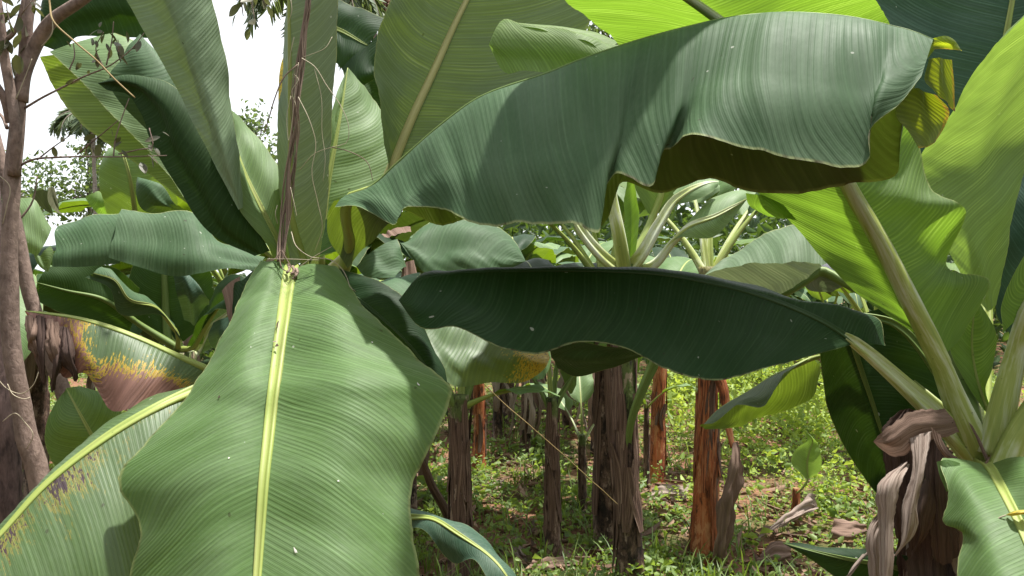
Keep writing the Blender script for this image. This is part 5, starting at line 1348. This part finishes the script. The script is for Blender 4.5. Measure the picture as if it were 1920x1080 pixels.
TW = [[(38, 312, D2), (60, 300, D2 - .03), (110, 295, D2 - .05), (200, 294, D2 - .08), (312, 291, D2 - .1)],
      [(46, 203, D2), (80, 183, D2 - .02), (150, 147, D2 - .05), (215, 118, D2 - .07), (252, 88, D2 - .08), (270, 62, D2 - .08)],
      [(212, 294, D2 - .08), (216, 262, D2 - .08), (228, 222, D2 - .08), (242, 184, D2 - .08)],
      [(70, 300, D2 - .03), (95, 280, D2 - .05), (130, 255, D2 - .07)],
      [(145, 290, D2 - .06), (180, 260, D2 - .08), (222, 225, D2 - .1)],
      [(222, 288, D2 - .08), (260, 280, D2 - .09), (285, 275, D2 - .1), (280, 240, D2 - .1)],
      [(195, 128, D2 - .06), (180, 90, D2 - .07), (195, 60, D2 - .08)], [(200, 122, D2 - .06), (210, 80, D2 - .07), (214, 40, D2 - .08)],
      [(225, 105, D2 - .07), (222, 75, D2 - .08)], [(130, 130, D2 - .05), (140, 105, D2 - .05), (138, 80, D2 - .05)],
      [(160, 290, D2 - .06), (165, 270, D2 - .07)], [(25, 60, D2 - .05), (15, 30, D2 - .06), (12, 5, D2 - .06)], [(38, 30, D2 - .06), (50, 15, D2 - .07), (66, -5, D2 - .07)]]
tips = []
for pts in TW:
    pth = smooth_path(pts, 18)
    tube_obj('twig', pth, np.linspace(.0034 if len(pts) > 4 else .0022, .0012, 18), M['bark'], T.o, T.loc, nseg=6, wob=0.002)
    tips.append(pth)
def twig_leaf_mesh():
    xs = np.linspace(0, 1, 7); V, F = [], []
    for x in xs:
        w_ = 0.23 * math.sin(math.pi * min(1, x * 0.97 + 0.03)) ** 0.8
        V += [(x, -w_, 0.10 * w_ - 0.22 * x * x), (x, 0, -0.05 * w_ - 0.22 * x * x), (x, w_, 0.10 * w_ - 0.22 * x * x)]
    for i in range(6):
        F += [(3 * i, 3 * i + 1, 3 * i + 4, 3 * i + 3), (3 * i + 1, 3 * i + 2, 3 * i + 5, 3 * i + 4)]
    me = bpy.data.meshes.new('twig_leaf'); me.from_pydata(V, [], F)
    me.attributes.new('dmg', 'FLOAT', 'POINT').data.foreach_set('value', np.linspace(.1, .8, len(V)).astype(np.float32))
    me.materials.append(M['twigleaf']); return me
TLM = twig_leaf_mesh()
def add_twig_leaf(parent, loc, p, size):
    o = bpy.data.objects.new('leaf', TLM); COL.objects.link(o); o.parent = parent
    o.location = p - loc; o.scale = (size,) * 3
    o.rotation_euler = (random.uniform(-.9, .9), random.uniform(0.2, 1.3), random.uniform(0, 6.283))
for k, pth in enumerate(tips):
    for _ in range({0: 3, 1: 4, 2: 3, 4: 2, 6: 8, 7: 7, 8: 5, 5: 5, 11: 10, 12: 8}.get(k, 3)):
        add_twig_leaf(T.o, T.loc, pth[random.randint(5, 17)] + np.array((random.gauss(0, .012), random.gauss(0, .012), random.gauss(0, .01))), random.uniform(.018, .042))
for _ in range(16):
    add_twig_leaf(T.o, T.loc, P(random.uniform(2, 52), random.uniform(0, 110), D2 - .05 + random.uniform(-.06, .06)), random.uniform(.03, .055))

R_ = thing('rough_tree', on_ground(30, 2.45), 'dark rough-barked trunk at the lower left behind the slender tree', 'tree')
tube_obj('trunk', smooth_path([XYZ(on_ground(30, 2.45) - (0, 0, .05)), (16, 1000, 2.45), (6, 800, 2.45), (-4, 620, 2.45), (-25, 400, 2.45), (-60, 100, 2.45), (-90, -150, 2.45)], 60), np.linspace(.052, .036, 60), M['roughbark'], R_.o, R_.loc, nseg=16, wob=0.008)
tube_obj('branch', smooth_path([(-70, 50, 2.45), (-100, -60, 2.4), (-150, -160, 2.4)], 10), np.linspace(.03, .015, 10), M['roughbark'], R_.o, R_.loc, nseg=10, wob=0.004)
Q_ = thing('leaning_sapling', on_ground(230, 2.75), 'bare leaning sapling stem behind the browning leaf', 'tree')
tube_obj('trunk', smooth_path([XYZ(on_ground(230, 2.75) - (0, 0, .05)), (170, 950, 2.72), (122, 745, 2.7), (88, 650, 2.7), (58, 560, 2.7), (40, 480, 2.7), (25, 400, 2.7), (0, 300, 2.7), (-50, 100, 2.7)], 50), np.linspace(.034, .02, 50), M['bark'], Q_.o, Q_.loc, nseg=12, wob=0.003)
tube_obj('twig', smooth_path([(30, 420, 2.7), (60, 380, 2.72), (70, 330, 2.72)], 10), np.linspace(.005, .002, 10), M['bark'], Q_.o, Q_.loc, nseg=6)

# ------------------------------------------------------------------ vines and threads
vp = smooth_path([(580, -60, 1.84), (577, 0, 1.85), (571, 50, 1.86), (564, 100, 1.86), (560, 130, 1.86), (555, 200, 1.86), (552, 260, 1.87), (546, 330, 1.88), (535, 400, 1.88), (528, 450, 1.87), (523, 492, 1.855)], 90)
VN = thing('dead_vine', P(523, 492, 1.855), 'dead brown vine of twisted strands hanging over the upright leaf', 'vine')
for k in range(14):
    a0 = k * 2 * math.pi / 14; tw = random.uniform(9, 15) * (1 if k % 3 else -0.7)
    t = np.linspace(0, 1, 90)
    rad = np.interp(t, [0, .25, .5, .8, 1], [.006, .009, .014, .013, .014]) * random.uniform(.35, 1.25)
    ang = a0 + tw * t
    pth = vp + np.stack([np.cos(ang) * rad, np.sin(ang) * rad * .8, 0 * t], -1)
    tube_obj('strand', pth, np.full(90, random.uniform(.0010, .0025)), M['vine'], VN.o, VN.loc, nseg=6, wob=0.0045)
TD = [('vine', [(558, 122, 1.84), (535, 142, 1.83), (515, 185, 1.82), (505, 220, 1.82), (496, 250, 1.82)], .0020), ('tendril', [(566, 110, 1.84), (590, 125, 1.82), (612, 160, 1.81), (640, 200, 1.80), (654, 235, 1.80), (650, 268, 1.80), (622, 277, 1.80), (590, 288, 1.82), (562, 318, 1.85)], .0011),
      ('vine', [(622, 277, 1.80), (655, 285, 1.80), (688, 305, 1.80), (699, 338, 1.80)], .0013), ('tendril', [(560, 182, 1.84), (580, 225, 1.82), (592, 270, 1.82), (585, 320, 1.82), (596, 380, 1.83), (604, 430, 1.84), (590, 470, 1.85)], .0011),
      ('tendril', [(546, 435, 1.84), (556, 462, 1.82), (580, 480, 1.82), (620, 487, 1.81), (640, 503, 1.80), (652, 525, 1.79), (656, 538, 1.785), (667, 546, 1.785)], .0013), ('tendril', [(500, 486, 1.84), (560, 486, 1.83), (600, 487, 1.83)], .0010), ('tendril', [(560, 500, 1.83), (590, 480, 1.82), (622, 462, 1.82)], .0012),
      ('tendril', [(545, 0, 1.82), (547, 20, 1.82), (540, 45, 1.83)], .0011), ('tendril', [(552, 70, 1.84), (545, 100, 1.83), (540, 130, 1.84)], .0010), ('tendril', [(590, 130, 1.82), (602, 180, 1.81), (604, 250, 1.81), (610, 300, 1.81), (606, 340, 1.82)], .0008),
      ('tendril', [(560, 118, 1.83), (540, 260, 1.84), (538, 215, 1.84), (546, 180, 1.84)], .0009), ('vine', [(525, 470, 1.85), (512, 488, 1.84), (498, 490, 1.84)], .0018), ('vine', [(528, 470, 1.85), (540, 492, 1.84), (552, 508, 1.83)], .0016), ('vine', [(522, 480, 1.85), (530, 505, 1.83), (548, 512, 1.82)], .0016),
      ('tendril', [(622, 70, 1.86), (610, 90, 1.85), (585, 102, 1.85), (568, 108, 1.85)], .0009), ('tendril', [(556, 200, 1.84), (548, 170, 1.83), (560, 150, 1.83), (552, 140, 1.84)], .0012), ('tendril', [(545, 350, 1.85), (552, 385, 1.84), (556, 405, 1.84)], .0010), ('tendril', [(520, 385, 1.86), (516, 400, 1.85), (520, 420, 1.86)], .0010)]
for mt, pts, r in TD:
    tube_obj('tendril', smooth_path(pts, 26), np.linspace(r, r * .7, 26), M[mt], VN.o, VN.loc, nseg=5, wob=0.002)
for x, y in ((548, 508), (555, 512), (540, 505), (552, 516)):
    tube_obj('vine_end', smooth_path([(x, y - 8, 1.845), (x + 2, y, 1.83), (x - 3, y + 7, 1.82)], 6), np.linspace(.004, .003, 6), M['vine'], VN.o, VN.loc, nseg=6, wob=.002)

GS = thing('climbing_stem', P(252, 182, 1.86), 'thin golden climbing stem slanting across the tree fork', 'vine')
tube_obj('stem', smooth_path([(88, -30, 1.88), (93, 5, 1.88), (99, 38, 1.86), (140, 78, 1.86), (180, 112, 1.86), (215, 148, 1.86), (253, 183, 1.86)], 40), np.linspace(.0024, .0018, 40), M['straw'], GS.o, GS.loc, nseg=7, wob=.0012)
tube_obj('side_shoot', smooth_path([(99, 38, 1.86), (98, 60, 1.86), (85, 80, 1.87), (78, 86, 1.88)], 16), np.linspace(.0018, .001, 16), M['tendril'], GS.o, GS.loc, nseg=6)
tube_obj('side_shoot', smooth_path([(30, 186, 1.9), (45, 150, 1.9), (60, 110, 1.9)], 16), np.linspace(.0016, .001, 16), M['tendril'], GS.o, GS.loc, nseg=6)
WR = thing('wound_creeper', P(25, 740, 1.94), 'pale creeper thread looped round the slender trunk', 'vine')
for pts in ([(-5, 710, 1.95), (15, 730, 1.955), (40, 738, 1.96), (60, 725, 1.96), (75, 690, 1.97)], [(14, 720, 1.955), (25, 740, 1.95), (48, 748, 1.955), (56, 745, 1.97)], [(5, 790, 1.96), (30, 775, 1.955), (45, 790, 1.955), (62, 815, 1.95), (50, 842, 1.955)], [(0, 330, 1.95), (16, 345, 1.955), (12, 390, 1.955), (5, 420, 1.96)]):
    tube_obj('thread', smooth_path(pts, 20), np.full(20, .0012), M['tendril'], WR.o, WR.loc, nseg=5)
ST = thing('dry_creeper', P(925, 735, 3.15), 'straight straw-coloured creeper slanting across the stems', 'vine')
tube_obj('stem', smooth_path([(900, 712, 3.1), (930, 742, 3.15), (1010, 812, 3.25), (1095, 888, 3.4), (1158, 945, 3.62)], 30), np.full(30, .0019), M['straw'], ST.o, ST.loc, nseg=6, wob=.002)
KS = thing('leaning_stick', on_ground(850, 4.6), 'dark dry stick leaning to the left of the forked dark stem', 'stick')
tube_obj('stick', smooth_path([XYZ(on_ground(850, 4.6)), (838, 965, 4.5), (812, 915, 4.4), (785, 850, 4.3)], 16), np.linspace(.03, .022, 16), M['sheath'], KS.o, KS.loc, nseg=9, wob=.004)

# ------------------------------------------------------------------ fallen dead leaves
FALL = [(1440, 985, 'pale brown fallen leaf curled beside the cut shoot', [[(1420, 1010, 4.7), (1430, 1000, 4.72), (1440, 990, 4.75)], [(1470, 985, 4.8), (1478, 970, 4.82), (1485, 955, 4.9)], [(1510, 965, 4.85), (1515, 950, 4.9), (1520, 930, 4.95)], [(1532, 950, 4.95)]], 'deadgrey'),
        (1430, 1045, 'brown crumpled fallen leaf at the edge of the bare soil', [[(1415, 1060, 4.3), (1425, 1050, 4.32), (1430, 1035, 4.4)], [(1450, 1055, 4.3), (1455, 1035, 4.32), (1460, 1015, 4.4)], [(1480, 1050, 4.3), (1482, 1035, 4.35), (1485, 1020, 4.4)]], 'dead'),
        (1580, 1000, 'dark brown fallen leaf lying in the weeds near the dead leaf skirt', [[(1555, 1010, 4.6), (1560, 990, 4.65), (1565, 975, 4.7)], [(1590, 1012, 4.6), (1592, 990, 4.62), (1595, 978, 4.7)], [(1625, 1000, 4.65), (1622, 990, 4.68), (1620, 982, 4.7)]], 'dead'),
        (1250, 945, 'pale straw heap of fallen sheath at the foot of the red stem', [[(1215, 935, 5.6), (1220, 925, 5.65), (1225, 915, 5.7)], [(1250, 940, 5.6), (1252, 922, 5.62), (1255, 912, 5.7)], [(1290, 935, 5.6), (1290, 922, 5.65), (1292, 910, 5.7)]], 'deadgrey'),
        (1060, 1060, 'brown fallen leaf strip at the foot of the slim forked stem', [[(990, 1070, 4.15), (995, 1060, 4.2), (1000, 1050, 4.25)], [(1040, 1065, 4.2), (1045, 1052, 4.25), (1050, 1045, 4.3)], [(1110, 1060, 4.25), (1108, 1050, 4.28), (1106, 1042, 4.3)]], 'dead'),
        (935, 915, 'small pinkish dead leaf among weeds left of the slim stem', [[(922, 920, 5.9), (925, 910, 5.92), (928, 900, 5.95)], [(945, 918, 5.9), (945, 905, 5.92), (946, 898, 5.95)]], 'deadgrey'),
        (1005, 1020, 'thin pale dead leaf standing up from the litter', [[(970, 1005, 4.5), (966, 1015, 4.5), (962, 1025, 4.5)], [(985, 1040, 4.4), (980, 1045, 4.4), (975, 1050, 4.4)], [(1000, 1075, 4.3), (992, 1078, 4.3), (985, 1080, 4.3)]], 'deadgrey')]
for px, py, lab, rows, mt in FALL:
    b = P(*rows[0][0])
    f = thing('fallen_leaf', (b[0], b[1], 0), lab, 'dead leaf')
    leaf(f, rows, mt, 'top', None, midrib=False, name='blade', crumple=0.03, res=0.02, ripple=0.02)
LF = thing('fallen_leaf', P(1890, 966, 1.50), 'small yellow dry leaf lying on the bright drooping leaf in the corner', 'dead leaf')
leaf(LF, [[(1885, 966, 1.52), (1888, 965, 1.515), (1890, 963, 1.52)], [(1900, 968, 1.50), (1902, 962, 1.495), (1904, 957, 1.51)], [(1922, 966, 1.49), (1924, 960, 1.485), (1926, 955, 1.50)], [(1945, 958, 1.49)]], 'yellowing', 'top', None, midrib=False, name='blade', res=0.004, dmg=lambda u, v: .5 + 0 * u)
tube_obj('leaf_stalk', smooth_path([(1886, 966, 1.515), (1872, 972, 1.52), (1864, 985, 1.525), (1859, 997, 1.53)], 14), np.full(14, .0016), M['tendril'], LF.o, LF.loc, nseg=6)

# ------------------------------------------------------------------ far trees and undergrowth
def bushy_tree(name, px, d, cy, rx, rz, n, label, mat='treeleaf', size=(.10, .2), seed=1):
    loc = on_ground(px, d); t = thing(name, loc, label, 'tree')
    c = P(px, cy, d)
    r = np.random.default_rng(seed)
    tube_obj('trunk', smooth_path([XYZ(loc), XYZ((loc + c) / 2 + (.15, 0, 0)), XYZ(c)], 14), np.linspace(.16, .05, 14), M['roughbark'], t.o, t.loc, nseg=9, wob=.03)
    cl = []
    for k in range(26):
        v = unit(r.normal(size=3)) * r.uniform(.35, 1.0) ** .5
        e = c + v * np.array((rx, rx, rz)); cl.append(e)
        if k < 12: tube_obj('limb', smooth_path([XYZ(c - (0, 0, rz * .6)), XYZ((c + e) / 2), XYZ(e)], 8), np.linspace(.05, .012, 8), M['roughbark'], t.o, t.loc, nseg=5, wob=.02)
    cl = np.array(cl)
    b = cl[r.integers(len(cl), size=n)] + r.normal(size=(n, 3)) * np.array((rx, rx, rz)) * .20
    scatter_leaves('crown', b, r.normal(size=(n, 3)), r.uniform(size[0], size[1], n), .55, mat, None, parent=t.o, loc=loc, kind=None)
bushy_tree('bushy_tree', 165, 26, 345, 1.5, 1.2, 2600, 'pale bushy tree standing far off against the white sky', seed=3)
bushy_tree('bushy_tree', 20, 24, 360, 1.3, 1.0, 1500, 'dark bushy tree far off behind the slender trunk', seed=5)
bushy_tree('bushy_tree', 480, 22, 290, .7, 1.3, 1000, 'small leafy treetop far off between the vine and the hanging leaf', seed=6)
bushy_tree('bushy_tree', 1150, 20, 80, .9, .8, 1200, 'dark treetop showing in the gap above the arching leaf', seed=7)
bushy_tree('bushy_tree', 700, 18, 0, .7, .6, 1000, 'brownish treetop at the upper edge behind the dark torn leaf', 'litter', seed=8)

def palm(px, d, cy, label, fr, ln, seed=1, rad=.13):
    loc = on_ground(px, d); t = thing('palm_tree', loc, label, 'palm tree'); c = P(px, cy, d)
    r = np.random.default_rng(seed)
    tube_obj('trunk', smooth_path([XYZ(loc), XYZ((loc + c) / 2 + (.1, 0, 0)), XYZ(c)], 24), np.linspace(rad * 1.2, rad * .8, 24), M['palmwood'], t.o, t.loc, nseg=10, wob=.02)
    for k in range(fr):
        az = k * 6.283 / fr + r.uniform(-.2, .2); el = r.uniform(-.1, 1.1)
        p = c.copy(); pts = [p]; e = el
        for s in range(14):
            p = p + np.array((math.cos(az) * math.cos(e), math.sin(az) * math.cos(e), math.sin(e))) * ln / 14; pts.append(p); e -= .13
        pts = np.array(pts)
        f = tube_obj('frond', pts, np.linspace(.03, .006, 15), M['palmwood'], t.o, t.loc, nseg=5)
        b, dd, ss = [], [], []
        sd = np.array((-math.sin(az), math.cos(az), 0))
        for s in range(2, 15):
            for q in (0, .5):
                for sg in (-1, 1):
                    b.append(pts[s] - (pts[s] - pts[s - 1]) * q); dd.append(sd * sg * .8 + (pts[s] - pts[s - 1]) / (ln / 14) * .6 - np.array((0, 0, .55))); ss.append(ln * .28 * math.sin(s / 15.5 * 3.1) ** .6 + .1)
        scatter_leaves('leaflets', np.array(b), np.array(dd), ss, .11, 'palmleaf', None, parent=f, loc=loc, kind=None, curl=.15)
palm(172, 17, 215, 'coconut palm far off between the trunk and the folded leaf', 13, 1.0, 1, .05)
palm(590, 11, -40, 'palm whose frond ends hang into the top of the picture', 15, 1.35, 2)

HT = thing('overhanging_tree', on_ground(440, 5.0), 'thin overhanging tree with a few drooping leaves before the white sky', 'tree')
tube_obj('trunk', smooth_path([XYZ(on_ground(440, 5.0)), (350, 600, 5.0), (330, 200, 5.0), (370, -150, 5.0)], 40), np.linspace(.05, .03, 40), M['bark'], HT.o, HT.loc, nseg=10, wob=.004)
for pts, lv in (([(370, -150, 5.0), (430, -60, 4.9), (470, 0, 4.85), (478, 40, 4.85)], 7), ([(430, -60, 4.9), (450, -10, 4.88), (456, 30, 4.88)], 6), ([(450, -30, 4.9), (490, -5, 4.9), (500, 12, 4.9)], 5)):
    pth = smooth_path(pts, 18); tube_obj('twig', pth, np.linspace(.008, .003, 18), M['bark'], HT.o, HT.loc, nseg=6)
    for _ in range(lv): add_twig_leaf(HT.o, HT.loc, pth[random.randint(9, 17)] + np.array((random.gauss(0, .03), 0, random.gauss(0, .03))), random.uniform(.06, .13))

def far_growth():
    r = np.random.default_rng(77); n = 60000
    x = r.uniform(-30, 30, n); y = r.uniform(13.5, 26, n)
    hmax = np.where(x / y > -0.16, 3.6, 1.5) + 1.3 * np.array([mnoise.noise(Vector((a * .35, b * .35, 2))) for a, b in zip(x, y)])
    z = r.uniform(0, 1, n) ** .8 * np.maximum(hmax, .3)
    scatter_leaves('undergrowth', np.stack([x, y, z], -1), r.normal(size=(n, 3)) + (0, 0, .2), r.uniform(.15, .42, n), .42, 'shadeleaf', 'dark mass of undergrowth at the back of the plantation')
    n = 9000
    x = r.uniform(.9, 5.5, n); y = r.uniform(7.2, 12.5, n)
    m = (x / y * FPX + 960 > 1230)
    x, y = x[m], y[m]
    h = .55 + .35 * np.array([mnoise.noise(Vector((a * .9, b * .9, 7))) for a, b in zip(x, y)])
    z = r.uniform(0, 1, len(x)) ** .7 * h
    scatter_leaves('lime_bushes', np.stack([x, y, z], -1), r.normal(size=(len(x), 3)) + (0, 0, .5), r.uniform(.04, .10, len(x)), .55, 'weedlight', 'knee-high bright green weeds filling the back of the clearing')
far_growth()

def sky_blockers_behind():  # out-of-view leaves added around the camera to cut the sky fill
    r = np.random.default_rng(78); n = 2000
    a = r.uniform(math.radians(55), math.radians(305), n); d = r.uniform(3.2, 8.5, n)
    x = np.sin(a) * d; y = np.cos(a) * d
    z = r.uniform(.1, 1, n) * (2.6 + .2 * d)
    dr = r.normal(size=(n, 3)) * (1, 1, .5) + (0, 0, -.3)
    scatter_leaves('unseen_blocker_foliage', np.stack([x, y, z], -1), dr, r.uniform(.5, 1.3, n), .33, 'shadeleaf', 'unseen foliage added behind and beside the viewpoint to block sky light')
sky_blockers_behind()
